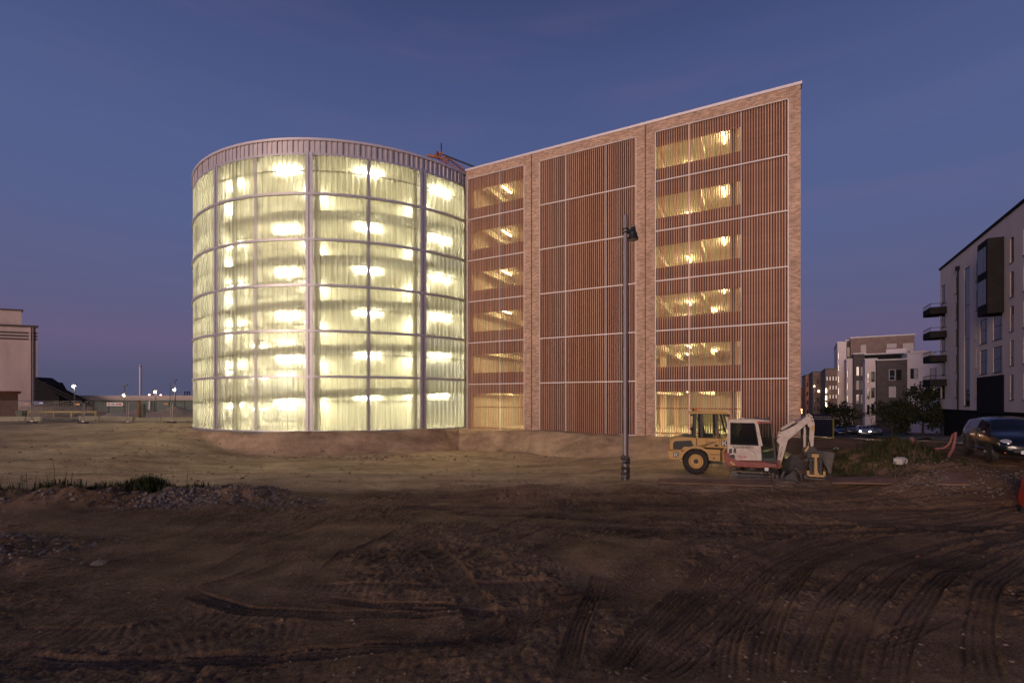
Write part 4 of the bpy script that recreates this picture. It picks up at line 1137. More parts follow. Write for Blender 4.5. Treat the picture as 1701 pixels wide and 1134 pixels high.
def build_car(loc, heading, paint, label, group=None, lit=False, detail=True):
    A = empty('parked_car' if not lit else 'oncoming_car', loc, heading); tag(A, label, 'car', group)
    V, Fc = car_meshes()
    mb = MB(); mb.v = V; mb.f = Fc; mb.m = [0] * len(Fc)
    o = mb.build('body', paint, A, smooth=180)
    s = o.modifiers.new('smooth', 'SUBSURF'); s.levels = 2; s.render_levels = 2
    def side(xs, s, name):
        m = MB(); top = []; bot = []
        for x in xs:
            q = lerp_st(x); zb, zt, wb, wt = q[2], q[3], q[5], q[6]
            lo, hi = .14, .86
            bot.append((x, s * (wb + (wt - wb) * lo + .012), zb + (zt - zb) * lo)); top.append((x, s * (wb + (wt - wb) * hi * .92 + .008), zb + (zt - zb) * hi))
        nn = len(xs)
        m.add(bot + top, [(i, i + 1, nn + i + 1, nn + i) for i in range(nn - 1)])
        m.build(name, MAT['car_glass'], A)
    for s in (-1, 1):
        side([-1.0, -.6, -.2, .0], s, 'side_window'); side([.06, .25, .45, .66], s, 'side_window'); side([-1.55, -1.3, -1.08], s, 'quarter_window')
    m = MB()
    xs = [(.42, 1.42), (.78, 1.22), (1.05, 1.03)]
    rows = [[(x + .03, y, z + .02 - .05 * abs(y)) for y in (-.58, -.3, 0, .3, .58)] for x, z in xs]
    m.add([p for r in rows for p in r], [(i * 5 + k, i * 5 + k + 1, i * 5 + k + 6, i * 5 + k + 5) for i in range(2) for k in range(4)])
    m.build('windscreen', MAT['car_glass'], A)
    for s in (-1, 1):
        wheel(A, (1.22, s * .74, .31), .31, .2, .2, s, MAT['worn_steel']); wheel(A, (-1.26, s * .74, .31), .31, .2, .2, s, MAT['worn_steel'])
        MB().lathe([(.36, -.02), (.36, .02)], 24, 'y', (1.22, s * .825, .34)).build('wheel_arch', MAT['decal_black'], A)
        MB().lathe([(.36, -.02), (.36, .02)], 24, 'y', (-1.26, s * .815, .34)).build('wheel_arch', MAT['decal_black'], A)
        hl = MB().lathe([(.02, .06), (.10, .04), (.135, 0), (.12, -.05)], 16, 'x', (0, 0, 0))
        o = hl.build('headlight', HEAD_ON if lit else MAT['headlamp'], A, (1.80, s * .58, .70), smooth=True); o.scale = (1.3, 1.35, 1.0); o.rotation_euler = (0, R_(-25), s * R_(32))
        if detail:
            MB().box(.62, .80, s * .92, s * 1.06, .98, 1.14).box(.66, .72, s * .80, s * .94, .99, 1.03).build('wing_mirror', paint, A)
            for x in (-.55, .40):
                MB().box(x - .1, x + .1, s * .858, s * .882, .84, .87).build('door_handle', MAT['chrome'], A)
            for x in (-1.02, .03):
                MB().box(x - .006, x + .006, s * .84, s * .868, .32, .92).build('door_seam', MAT['decal_black'], A)
            MB().box(-.9, .9, s * .83, s * .872, .30, .36).build('sill_trim', MAT['chrome'], A)
    if detail:
        MB().box(1.93, 1.985, -.42, .42, .40, .52).build('grille', MAT['decal_black'], A)
        MB().box(1.88, 1.95, -.60, .60, .60, .625).build('grille_bar', MAT['chrome'], A)
        MB().box(1.985, 2.02, -.26, .26, .36, .47).build('number_plate', MAT['decal_white'], A)
        for s in (-1, 1):
            MB().box(1.80, 1.90, s * .62, s * .50, .36, .44).build('fog_lamp', MAT['safety_orange'], A)
    return A
fr, rr = Vector((16.45, 16.65)), Vector((17.65, 18.75))
hd = math.atan2(fr.y - rr.y, fr.x - rr.x)
# the wheels above are those on the car's right side; the middle lies half a track to its left
lft = Vector((-math.sin(hd), math.cos(hd)))
cc = (fr + rr) / 2 + lft * .80
build_car((cc.x, cc.y, max(gz(cc.x, cc.y), 1.02)), hd, car_mats('black', (.010, .011, .014)), 'dark small car parked beside the white apartment block with dull headlights')
# ------------------------------------------------------------------ street, painted light strip and the housing on its far side
mat('asphalt', (.052, .050, .052), .85, var=.25, scale=1.5, bump=.3, bscale=60)
mat('spill_light_pale', (.46, .40, .30), .8, var=.12, scale=4, bump=.1)  # pale tone for light spilled on the ground, painted as colour
mat('render_white', (.76, .62, .55), .85, var=.06, scale=.8, streak=(1, 1, .3))
mat('render_white_b', (.80, .68, .68), .7, var=.05, scale=1)
mat('dark_cladding', (.020, .018, .019), .85, var=.25, scale=2, spec=.12)
brick_mat('dark_brick', (.085, .065, .062), (.115, .09, .085), (.15, .125, .12), bump=.3)
brick_mat('brown_brick', (.24, .15, .12), (.31, .195, .155), (.26, .21, .18), bump=.3)
brick_mat('red_brick_far', (.46, .18, .09), (.55, .24, .13), (.3, .2, .16), bump=.3)
glass_mat('window_glass', (.018, .020, .026), .06)
mat('window_frame', (.05, .045, .045), .5, var=.1)
mat('window_frame_white', (.62, .58, .56), .5, var=.05)
mat('blind', (.55, .47, .44), .7, var=.05)
WIN_LIT = emit_mat('window_lit', (1.0, .62, .25), 1.6)
WIN_LIT2 = emit_mat('window_lit_green', (.85, .95, .35), .8)
PORCH = emit_mat('porch_light', (1.0, .72, .32), 14)

def strip(name, pts, w, m, dz, kind, seg=40, label=None):
    P = [Vector(p) for p in pts]; V = []; Fc = []
    C = []
    for a, b in zip(P[:-1], P[1:]):
        for k in range(seg): C.append(a + (b - a) * k / seg)
    C.append(P[-1])
    for i, c in enumerate(C):
        d = (C[min(i + 1, len(C) - 1)] - C[max(i - 1, 0)]).normalized(); nrm = Vector((-d.y, d.x))
        for s in (-1, -.33, .33, 1):
            q = c + nrm * s * w / 2
            V.append((q.x, q.y, gz(q.x, q.y) + dz))
    for i in range(len(C) - 1):
        for k in range(3):
            Fc.append((i * 4 + k, i * 4 + k + 1, (i + 1) * 4 + k + 1, (i + 1) * 4 + k))
    mb = MB(); mb.add(V, Fc)
    o = mb.build(name, m); o['kind'] = kind
    if label: o['label'] = label; o['category'] = name
    return o
strip('road', [(26.5, 21.5), (33, 34), (62, 86), (110, 172)], 11.0, MAT['asphalt'], .12, 'structure')
strip('spill_light_strip', [(17.3, 28.6), (19.0, 25.6), (21.4, 22.6)], 1.0, MAT['spill_light_pale'], .09, 'structure', 60)  # pale strip painted in place of light spilling past the brick corner

def window(parent, M, x0, x1, z0, z1, frame='window_frame', pane=None, bars=(), name='window', depth=.12):
    """a framed window on the wall plane y=0 of matrix M (local x along the wall, -y outwards)"""
    o = empty(name); o.parent = parent; o.matrix_local = M
    t = .06
    MB().box(x0, x1, -.03, depth, z0, z0 + t).box(x0, x1, -.03, depth, z1 - t, z1).box(x0, x0 + t, -.03, depth, z0 + t, z1 - t).box(x1 - t, x1, -.03, depth, z0 + t, z1 - t).build('frame', MAT[frame], o)
    for b in bars:
        if b[0] == 'v': MB().box(b[1] - .025, b[1] + .025, -.02, .03, z0 + t, z1 - t).build('bar', MAT[frame], o)
        else: MB().box(x0 + t, x1 - t, -.02, .03, b[1] - .025, b[1] + .025).build('bar', MAT[frame], o)
    MB().box(x0 + t, x1 - t, .0, .02, z0 + t, z1 - t).build('pane', pane or MAT['window_glass'], o)
    return o

def build_white_block():
    ang = math.atan2(-.876, -.484)
    A = empty('white_apartment_block', (50.5, 57, 0), ang); tag(A, 'white rendered apartment block with dark projecting bay and drainpipe', 'apartment block')
    I = Matrix.Identity(4)
    wh, dk = MAT['render_white'], MAT['dark_cladding']
    # wall pieces around the openings are laid on a core so that windows sit in recesses
    core0 = .14
    MB().box(0, 34, core0, 12, 2.2, 18.5).build('core', wh, A)
    MB().box(.25, 34, .3, 11.6, -4, 2.2).build('base', dk, A)
    MB().box(-.12, 34, -.12, 12.1, 18.5, 18.72).build('roof_edge', dk, A)
    ops = []
    slit_z = [(3.2 + 2.8 * k, 5.25 + 2.8 * k) for k in range(5)]
    ops += [(.35, 1.9, 3.4 + 2.75 * k, 5.5 + 2.75 * k) for k in range(5)]
    ops += [(5.55, 6.0, a + .2, b) for a, b in slit_z]
    ops += [(8.5, 10.1, 2.6, 16.6)]
    ops += [(11.85, 12.05, a + .2, b + .1) for a, b in slit_z]
    ops += [(12.9, 14.7, z, z + 2.25) for z in (5.6, 8.45)]
    ops += [(16.1, 18.1, z, z + 2.25) for z in (5.6, 8.45)]
    ops += [(19.75, 20.4, a, b) for a, b in slit_z]
    ops += [(22.2, 23.2, a, b) for a, b in slit_z] + [(25.2, 27.0, a, b) for a, b in slit_z]
    xs = sorted({0, 34, *[o[0] for o in ops], *[o[1] for o in ops]})
    skin = MB()
    for xa, xb in zip(xs[:-1], xs[1:]):
        cuts = sorted((o[2], o[3]) for o in ops if o[0] <= xa + 1e-6 and o[1] >= xb - 1e-6)
        z = 2.2
        for a, b in cuts:
            if a > z: skin.box(xa, xb, 0, core0, z, a)
            z = max(z, b)
        if z < 18.5: skin.box(xa, xb, 0, core0, z, 18.5)
    skin.build('wall', wh, A)
    for (a, b, c, d) in ops:
        bars = []
        if b - a > 1.5 and d - c < 4: bars = [('v', a + (b - a) * .68)] + ([('h', c + 1.2)] if a > 12 else [])
        elif d - c > 4: bars = [('h', c + 3.4 * k) for k in range(1, 4)]
        elif b - a > .5: bars = [('h', c + .6)]
        window(A, Matrix.Translation((0, .06, 0)), a, b, c, d, bars=bars, depth=.08)
        MB().box(a - .05, b + .05, -.07, .05, c - .06, c - .002).build('sill', MAT['window_frame'], A)
    MB().box(12.2, 18.5, -.05, -.003, 2.0, 5.35).build('dark_panel', dk, A)
    # projecting bay
    by = empty('bay'); by.parent = A
    MB().box(16.1, 18.5, -1.05, -.002, 10.6, 17.0).build('box', dk, by)
    for z in (11.5, 14.3):
        MB().box(16.35, 18.25, -1.09, -1.052, z, z + 2.1).build('pane', MAT['window_glass'], by)
        MB().box(17.6, 17.66, -1.12, -1.091, z, z + 2.1).box(16.3, 18.3, -1.11, -1.092, z - .08, z - .001).build('bar', MAT['window_frame'], by)
    MB().tube([(6.9, -.12, 2.2), (6.9, -.12, 16.9)], .07, 8).box(6.7, 7.1, -.3, -.02, 16.9, 17.3).build('drainpipe', dk, A)
    for k in range(4):
        z = 4.85 + 2.75 * k
        b = empty('balcony'); b.parent = A
        MB().box(-.6, 2.6, -1.45, -.003, z, z + .18).build('deck', dk, b)
        MB().box(-.6, 2.6, -1.47, -1.43, z + .18, z + .75).box(2.56, 2.6, -1.43, -.01, z + .18, z + .75).box(-.6, -.56, -1.43, -.01, z + .18, z + .75).build('panel', dk, b)
        m = MB()
        for x in [-.58 + .53 * i for i in range(7)]: m.beam((x, -1.45, z + .75), (x, -1.45, z + 1.15), .03, .03)
        m.beam((-.6, -1.45, z + 1.15), (2.6, -1.45, z + 1.15), .05, .05).beam((2.58, -1.45, z + 1.15), (2.58, 0, z + 1.15), .05, .05)
        m.build('railing', dk, b)
build_white_block()

def seg_block(A, x0, x1, y, dep, z1, m, z0=-5, cap=True, capm='window_frame_white'):
    MB().box(x0, x1, y, y + dep, z0, z1).build('wall', m, A)
    if cap: MB().box(x0 - .1, x1 + .1, y - .1, y + dep, z1, z1 + .22).build('roof_edge', MAT[capm], A)
FR = [0.0]
def X_(p, d):
    a = FR[0]; r = (p - CX) / F; t = d / (r * math.sin(a) + math.cos(a)); return t * (r * math.cos(a) - math.sin(a))
FP = [CX]
def Z_(p, d):
    a = FR[0]; r = (FP[0] - CX) / F; t = d / (r * math.sin(a) + math.cos(a)); return CAMZ - (p - HY) / F * t
def frame_at(p, turn=0.0):
    FR[0] = math.atan2(p - CX, F) + turn; FP[0] = p
def frame_off(): FR[0] = 0.0
SCL = [0]
def fwin(A, xa, xb, ya, yb, d, bars=(), frame='window_frame', pane=None, off=.004):
    d *= 1.25 if SCL[0] else 1; FP[0] = (xa + xb) / 2
    x0, x1, z1, z0 = X_(xa, d), X_(xb, d), Z_(ya, d), Z_(yb, d)
    bb = []
    for b in bars: bb.append((b[0], x0 + (x1 - x0) * b[1] if b[0] == 'v' else z0 + (z1 - z0) * b[1]))
    window(A, Matrix.Translation((0, d - .10, 0)), x0, x1, z0, z1, frame, pane, bb, depth=.098)

def build_mid_housing():
    frame_at(1470, R_(-6)); A = empty('grey_and_white_apartments', (0, 0, 0), -FR[0]); tag(A, 'stepped white and dark brick apartments at the end of the street', 'apartment block')
    SCL[0] = 1
    W, Dk, Br = MAT['render_white_b'], MAT['dark_brick'], MAT['brown_brick']
    def S(xa, xb, ytop, d, dep, m, cap=True):
        FP[0] = (xa + xb) / 2; d *= 1.25
        seg_block(A, X_(xa, d), X_(xb, d), d, dep, Z_(ytop, d), m, cap=cap)
    S(1413, 1519, 559, 96, 18, Br); S(1391, 1406, 569, 97, 16, W); S(1405, 1413.5, 566, 98, 16, Dk)
    S(1472, 1506, 579, 95.2, .6, W, False)
    S(1406, 1423, 597, 92, 12, W); S(1418, 1438, 588, 90, 10, Dk); S(1437, 1508, 588, 89.5, 10, MAT['dark_cladding'])
    S(1437, 1457, 597, 86, 6, W); S(1456.5, 1507, 598, 84.5, 14, Dk); S(1507, 1553, 587, 85, 14, W); S(1552, 1562, 604, 86, 14, W)
    FP[0] = 1529; e = 85 * 1.25
    MB().box(X_(1512, e), X_(1546, e), e - .1, e + .3, Z_(587, e), Z_(582, e)).build('parapet', W, A)
    # windows
    fwin(A, 1430, 1438.5, 573, 586.5, 96, [('h', .4)], 'window_frame_white', MAT['blind'])
    fwin(A, 1473, 1489, 571, 578, 95.2, [('v', .5)], 'window_frame_white', MAT['blind']); fwin(A, 1500, 1517, 570, 583, 95.9, [], 'window_frame_white', MAT['blind'])
    fwin(A, 1407.5, 1411.5, 577, 592, 98, [], 'window_frame_white', MAT['blind'])
    for k in range(4): fwin(A, 1391.6, 1394.2, 585 + 19.5 * k, 597 + 19.5 * k, 97)
    for k in range(3): fwin(A, 1406.6, 1408.8, 614 + 21 * k, 627 + 21 * k, 92)
    for k in range(3):
        for x in (1422.3, 1429.8): fwin(A, x, x + 4.6, 609 + 23 * k, 624 + 23 * k, 90, [('v', .5)], 'window_frame_white', MAT['blind'] if (k + int(x)) % 2 else None)
    for k in range(3):
        fwin(A, 1440, 1444.5, 619 + 26.5 * k, 636 + 26.5 * k, 86, [('h', .4)], pane=WIN_LIT if k == 1 and False else None)
        fwin(A, 1447, 1453, 617 + 26.5 * k, 634 + 26.5 * k, 86, [('h', .3)])
    fwin(A, 1476.5, 1487, 613.5, 631.5, 84.5, [('h', .35)], 'window_frame_white'); fwin(A, 1488, 1498, 613.5, 631.5, 84.5, [], 'window_frame', MAT['dark_cladding'])
    fwin(A, 1476.5, 1488, 642, 660, 84.5, [('h', .15)], 'window_frame_white', MAT['blind'])
    fwin(A, 1512, 1517.5, 612, 629, 85, []); fwin(A, 1517.5, 1524.5, 612, 629, 85, [('h', .35)], pane=MAT['blind'])
    fwin(A, 1545.5, 1555, 611.5, 629, 86.0 - 1.0, [('h', .35)], pane=MAT['blind'])
    fwin(A, 1512, 1523, 641, 655, 85, [('v', .5)]); fwin(A, 1547, 1552.5, 643, 655, 85, [], pane=WIN_LIT2)
build_mid_housing(); frame_off(); SCL[0] = 0

def build_far_brick():
    specs = [('brown_brick', [(1371, 1391, 613, 118)], 'brown brick apartment house with lit stairwell down the street', [(1371.5, 1373, 645, 652), (1371.5, 1373, 657, 664), (1371, 1373.2, 668, 676)]),
             ('brown_brick', [(1350, 1372, 618, 134)], 'long brown brick house front with rows of small windows', [(1359, 1361, 648, 651), (1352, 1353.4, 640, 642)]),
             ('red_brick_far', [(1338, 1352, 623, 150)], 'orange brick house farther along the street with lamp lit wall', [(1346.5, 1347.6, 640, 660), (1346.5, 1347.6, 674, 676)]),
             ('red_brick_far', [(1318, 1341, 645, 165)], 'low red brick house peeping past the car park corner', [(1331, 1333, 679, 682), (1331.5, 1333, 684, 686)])]
    for mk, segs, lab, lit in specs:
        xa, xb, yt, d = segs[0]; frame_at((xa + xb) / 2, R_(-4)); A = empty('brick_house', (0, 0, 0), -FR[0]); tag(A, lab, 'house', 'brick houses along the far street')
        for xa, xb, yt, d in segs:
            seg_block(A, X_(xa, d), X_(xb, d), d, 14, Z_(yt, d), MAT[mk], capm='window_frame')
            n = max(2, int((xb - xa) / 5))
            for r in range(4):
                for k in range(n):
                    xx = xa + (xb - xa) * (k + .35) / n; yy = yt + 12 + 15 * r
                    if any(a - 2 < xx < b + 2 and c - 4 < yy + 3 < e + 4 for a, b, c, e in lit): continue
                    fwin(A, xx, xx + 2.2, yy, yy + 7, d)
            for a, b, c, e in lit:
                MB().box(X_(a, d), X_(b, d), d - .12, d - .004, Z_(e, d), Z_(c, d)).build('lit_window', PORCH, A)
build_far_brick(); frame_off(); FP[0] = CX

# ------------------------------------------------------------------ trees
mat('bark', (.045, .034, .026), .9, var=.3, bump=.4)
def leaf_mat(name, c):
    m = mat(name, c, .8, var=.35, scale=1.5, spec=.2)
    return m
leaf_mat('leaf_dark', (.016, .021, .011)); leaf_mat('leaf_mid', (.026, .032, .014)); leaf_mat('weed', (.034, .044, .014)); leaf_mat('weed_dry', (.085, .065, .032))
def tree(loc, h, spread, label, seed, n=2600, low=.18, leafm='leaf_dark', size=.13):
    rs = random.Random(seed)
    A = empty('street_tree', loc); tag(A, label, 'tree', 'trees along the street')
    t = MB(); tips = []
    t.tube([(0, 0, -.3), (.03, .02, h * .25), (-.04, .05, h * .55), (0, 0, h * .85)], [.02 * h, .016 * h, .011 * h, .004 * h], 8)
    for k in range(13):
        z0 = h * rs.uniform(low, .75); a = rs.uniform(0, 6.28); L = spread * rs.uniform(.55, 1.0) * (1 - .4 * z0 / h)
        p = [(0, 0, z0), (math.cos(a) * L * .5, math.sin(a) * L * .5, z0 + L * .25), (math.cos(a) * L, math.sin(a) * L, z0 + L * rs.uniform(.3, .7))]
        t.tube(p, [.008 * h, .005 * h, .002 * h], 5); tips += [Vector(p[1]), Vector(p[2])]
    tips.append(Vector((0, 0, h * .9))); tips.append(Vector((0, 0, h * .7)))
    t.build('trunk', MAT['bark'], A)
    V = []; Fc = []; mi = []
    clumps = []
    for tp in tips:
        for _ in range(3): clumps.append((tp + Vector((rs.gauss(0, .28), rs.gauss(0, .28), rs.gauss(0, .22))) * spread * .55, spread * rs.uniform(.10, .26)))
    for i in range(n):
        c, r = clumps[rs.randrange(len(clumps))]
        p = c + Vector((rs.gauss(0, 1), rs.gauss(0, 1), rs.gauss(0, .8))) * r * .7
        d = Vector((rs.gauss(0, 1), rs.gauss(0, 1), rs.gauss(0, .6))).normalized(); e = d.orthogonal().normalized(); e.rotate(Matrix.Rotation(rs.uniform(0, 6.28), 3, d))
        s = size * rs.uniform(.6, 1.5); b = len(V)
        q = d.cross(e)
        V += [p - e * s, p + q * s * .5, p + e * s, p - q * s * .5]; Fc.append((b, b + 1, b + 2, b + 3))
    m = MB(); m.add(V, Fc); m.m = [rs.randrange(2) for _ in Fc]
    me = bpy.data.meshes.new('crown'); me.from_pydata([tuple(v) for v in V], [], Fc); me.materials.append(MAT[leafm]); me.materials.append(MAT['leaf_mid'])
    me.polygons.foreach_set('material_index', m.m); me.update()
    place('crown', me, A)
    return A
def tpos(p, d): return (X_(p, d), d, gz(X_(p, d), d))
def th(p, ytop, d): return Z_(ytop, d) - gz(X_(p, d), d)
tree(tpos(1533, 60), th(1533, 630, 60), 2.9, 'tall dark leafy tree in front of the white panelled apartments', 1, 4200)
tree(tpos(1482, 62), th(1482, 668, 62), 2.6, 'broad dark bush tree before the dark brick apartment wall', 2, 4200, .05)
tree(tpos(1563, 57), th(1563, 664, 57), 2.2, 'dark rounded tree below the balconies of the white block', 3, 3200, .05)
tree(tpos(1379, 66), th(1379, 668, 66), 2.0, 'small bushy tree beside the dark site hoarding', 4, 2200, .2)
tree(tpos(1405, 64), th(1405, 664, 64), 1.8, 'thin open crowned tree in front of the white tower corner', 5, 1300, .3)

# ------------------------------------------------------------------ site hoarding and street cars
mat('hoarding_navy', (.020, .022, .045), .5, var=.3, scale=5)
mat('post_yellow', (.38, .30, .04), .5, var=.1)
def build_hoarding():
    d = 55; A = empty('site_hoarding', (X_(1366, d), d, gz(X_(1366, d), d))); tag(A, 'dark navy site hoarding board with yellow end post', 'hoarding')
    h = Z_(688, d) - gz(X_(1366, d), d)
    MB().box(-1.25, 1.15, 0, .08, .1, h).build('board', MAT['hoarding_navy'], A)
    MB().box(-1.2, 1.1, -.02, -.003, h * .80, h * .815).build('stripe', MAT['decal_white'], A)
    rs = random.Random(9)
    m = MB()
    for k in range(9): m.box(-.9 + .22 * k, -.78 + .22 * k, -.02, -.003, h * .88, h * .88 + .07)
    m.build('print', MAT['decal_white'], A)
    for x in (-1.3, 1.18): MB().box(x, x + .12, -.05, .12, 0, h * .82).build('post', MAT['post_yellow'], A)
build_hoarding()
paintA = car_mats('silver', (.28, .29, .31)); paintB = car_mats('navy', (.02, .025, .05)); paintC = car_mats('grey', (.10, .10, .11))
back = math.atan2(-1, -.552)
def cpos(p, d): x = X_(p, d); return (x, d, gz(x, d) + .12)
build_car(cpos(1434, 72), back, paintA, 'silver car driving up the street with its headlights on', None, True, False)
for p, d, pm_, lab in ((1396, 74, paintB, 'dark blue car parked under the small bushy tree'), (1412, 78, paintC, 'grey car parked between the blue and the silver car'), (1452, 76, paintA, 'silver car parked before the dark bush tree')):
    build_car(cpos(p, d), back, pm_, lab, 'cars along the street', False, False)
# ------------------------------------------------------------------ harbour side on the left
mat('silo_concrete', (.50, .38, .35), .85, var=.16, scale=.5, streak=(1, 1, .25), bump=.1)
mat('silo_band', (.055, .035, .034), .7, var=.1)
mat('teal_sheet', (.030, .060, .066), .6, var=.15, scale=.6)
mat('shed_roof', (.34, .28, .29), .7, var=.1)
mat('wall_block', (.25, .20, .18), .9, var=.18, scale=1.4, bump=.2)
brick_mat('hut_brick', (.17, .055, .035), (.23, .085, .05), (.2, .14, .1))
mat('timber_yellow', (.38, .26, .07), .7, var=.15)
mat('pile_gravel', (.30, .225, .18), .95, var=.35, scale=6, bump=.6, bscale=12)
mat('pile_sand', (.36, .30, .27), .95, var=.15, scale=2, bump=.3)
mat('barrier_concrete', (.34, .30, .19), .85, var=.15, scale=2, bump=.1)
mat('rust', (.20, .075, .03), .85, var=.3, scale=6)
mat('sign_blue', (.02, .06, .22), .5, var=.05)
mat('sign_orange', (.85, .28, .03), .4, var=.05)
mat('fence_zinc', (.33, .30, .27), .4, metal=.5, var=.1)
mat('bin_green', (.02, .04, .028), .6, var=.2)
mat('fence_foot', (.02, .02, .02), .8, var=.2)
FLOOD = emit_mat('floodlight', (1.0, .95, .70), 420)
FLOOD_O = emit_mat('floodlight_warm', (1.0, .70, .36), 260)
GLOW_R = emit_mat('marker_pink', (1.0, .45, .35), 9)

def build_silo():
    d = 92; x1 = X_(62, d)
    A = empty('silo_building', (x1, d, 0), R_(20)); tag(A, 'pale concrete silo building with three dark bands below its roof', 'building')
    zt = Z_(544, d); zb = .6
    MB().prism([(0, 0), (-10, 17.4), (-40, 17.4), (-40, 0)], zb, zt, 'z').build('wall', MAT['silo_concrete'], A)
    MB().prism([(.35, -.35), (-9.8, 17.4), (-40.3, 17.4), (-40.3, -.35)], zt, zt + .35, 'z').build('roof_edge', MAT['silo_band'], A)
    for k in range(3):
        z = Z_(553.5 + 5.2 * k, d); MB().box(-40, .02, -.05, -.003, z - .16, z + .16).build('band', MAT['silo_band'], A)
    for x in (-.9, -6.2, -11.4):
        MB().box(x - .28, x + .0, -.14, -.002, zb, zt - .02).build('rib', MAT['silo_concrete'], A)
    MB().tube([(-.55, -.12, zb), (-.55, -.12, zt)], .12, 8).build('downpipe', MAT['wall_block'], A)
    zp = Z_(517, d)
    ph = MB().prism([(-2.6, .6), (-11, 16), (-40, 16), (-40, .6)], zt + .35, zp, 'z').build('penthouse', MAT['silo_concrete'], A)
    MB().prism([(-2.2, .3), (-11, 16.2), (-40.2, 16.2), (-40.2, .3)], zp, zp + .25, 'z').build('penthouse_roof', MAT['silo_band'], ph)
    o = empty('window'); o.parent = A
    MB().box(-9.6, -6.4, .5, .59, zt + 1.4, zt + 2.4).build('pane', MAT['window_glass'], o)
    MB().box(-9.8, -6.2, .46, .595, zt + 1.3, zt + 1.4).box(-9.8, -6.2, .46, .595, zt + 2.4, zt + 2.5).build('frame', MAT['silo_concrete'], o)
build_silo()

def build_conveyor():
    d = 80
    A = empty('conveyor', (X_(98, d), d, 0)); tag(A, 'black lattice conveyor sloping down beside the pale silo building', 'conveyor')
    x0 = X_(98, d)
    P = lambda p, y: (X_(p, d) - x0, Z_(y, d))
    MB().prism([P(58, 626), P(70, 634), P(76, 634), P(84, 648), P(98, 658), P(100, 690), P(58, 690)], 0, 3).build('housing', MAT['dark_cladding'], A)
    a0, a1, b0, b1 = P(75, 637), P(138, 668), P(75, 642), P(132, 670)
    m = MB()
    for y in (0.0, 1.2):
        m.beam((a0[0], y, a0[1]), (a1[0], y, a1[1]), .25, .3).beam((b0[0], y, b0[1]), (b1[0], y, b1[1]), .25, .3)
        for k in range(14):
            t = k / 13; t2 = min(1, (k + .5) / 13)
            m.beam((a0[0] + (a1[0] - a0[0]) * t, y, a0[1] + (a1[1] - a0[1]) * t), (b0[0] + (b1[0] - b0[0]) * t2, y, b0[1] + (b1[1] - b0[1]) * t2), .12, .12)
    m.build('lattice', MAT['dark_cladding'], A)
    for t in (.35, .75):
        x = b0[0] + (b1[0] - b0[0]) * t; z = b0[1] + (b1[1] - b0[1]) * t
        MB().beam((x, .6, z), (x, .6, -1), .25, .25).build('trestle', MAT['dark_cladding'], A)
build_conveyor()

def build_shed():
    d = 84
    A = empty('harbour_shed', (X_(220, d), d, 0)); tag(A, 'long low shed with grey roof and dark teal wall', 'shed')
    xa, xb = X_(118, d) - X_(220, d), X_(420, d) - X_(220, d)
    ze, zr = Z_(662.5, d), Z_(655.5, d)
    MB().box(xa, xb, 0, 20, -.5, ze).build('wall', MAT['teal_sheet'], A)
    MB().box(xa - .2, xb + .2, -.25, -.004, Z_(664.5, d), Z_(656.5, d)).build('fascia', MAT['shed_roof'], A)
    MB().prism([(-.4, ze), (-.4, ze + .18), (10, zr), (20.4, ze + .18), (20.4, ze)], xa - .3, xb + .3, 'x').build('roof', MAT['shed_roof'], A)
    for k in range(12):
        x = xa + (xb - xa) * (k + .5) / 12
        MB().box(x - .04, x + .04, -.05, -.003, -.5, ze).build('wall_seam', MAT['dark_cladding'], A)
    st = empty('stack', ); 
    bpy.data.objects.remove(st)
    MB().beam((X_(250, d) - X_(220, d), -.3, 1), (X_(250.5, d) - X_(220, d), -.3, ze - .3), .12, .12).build('downpipe', MAT['fence_zinc'], A)
build_shed()

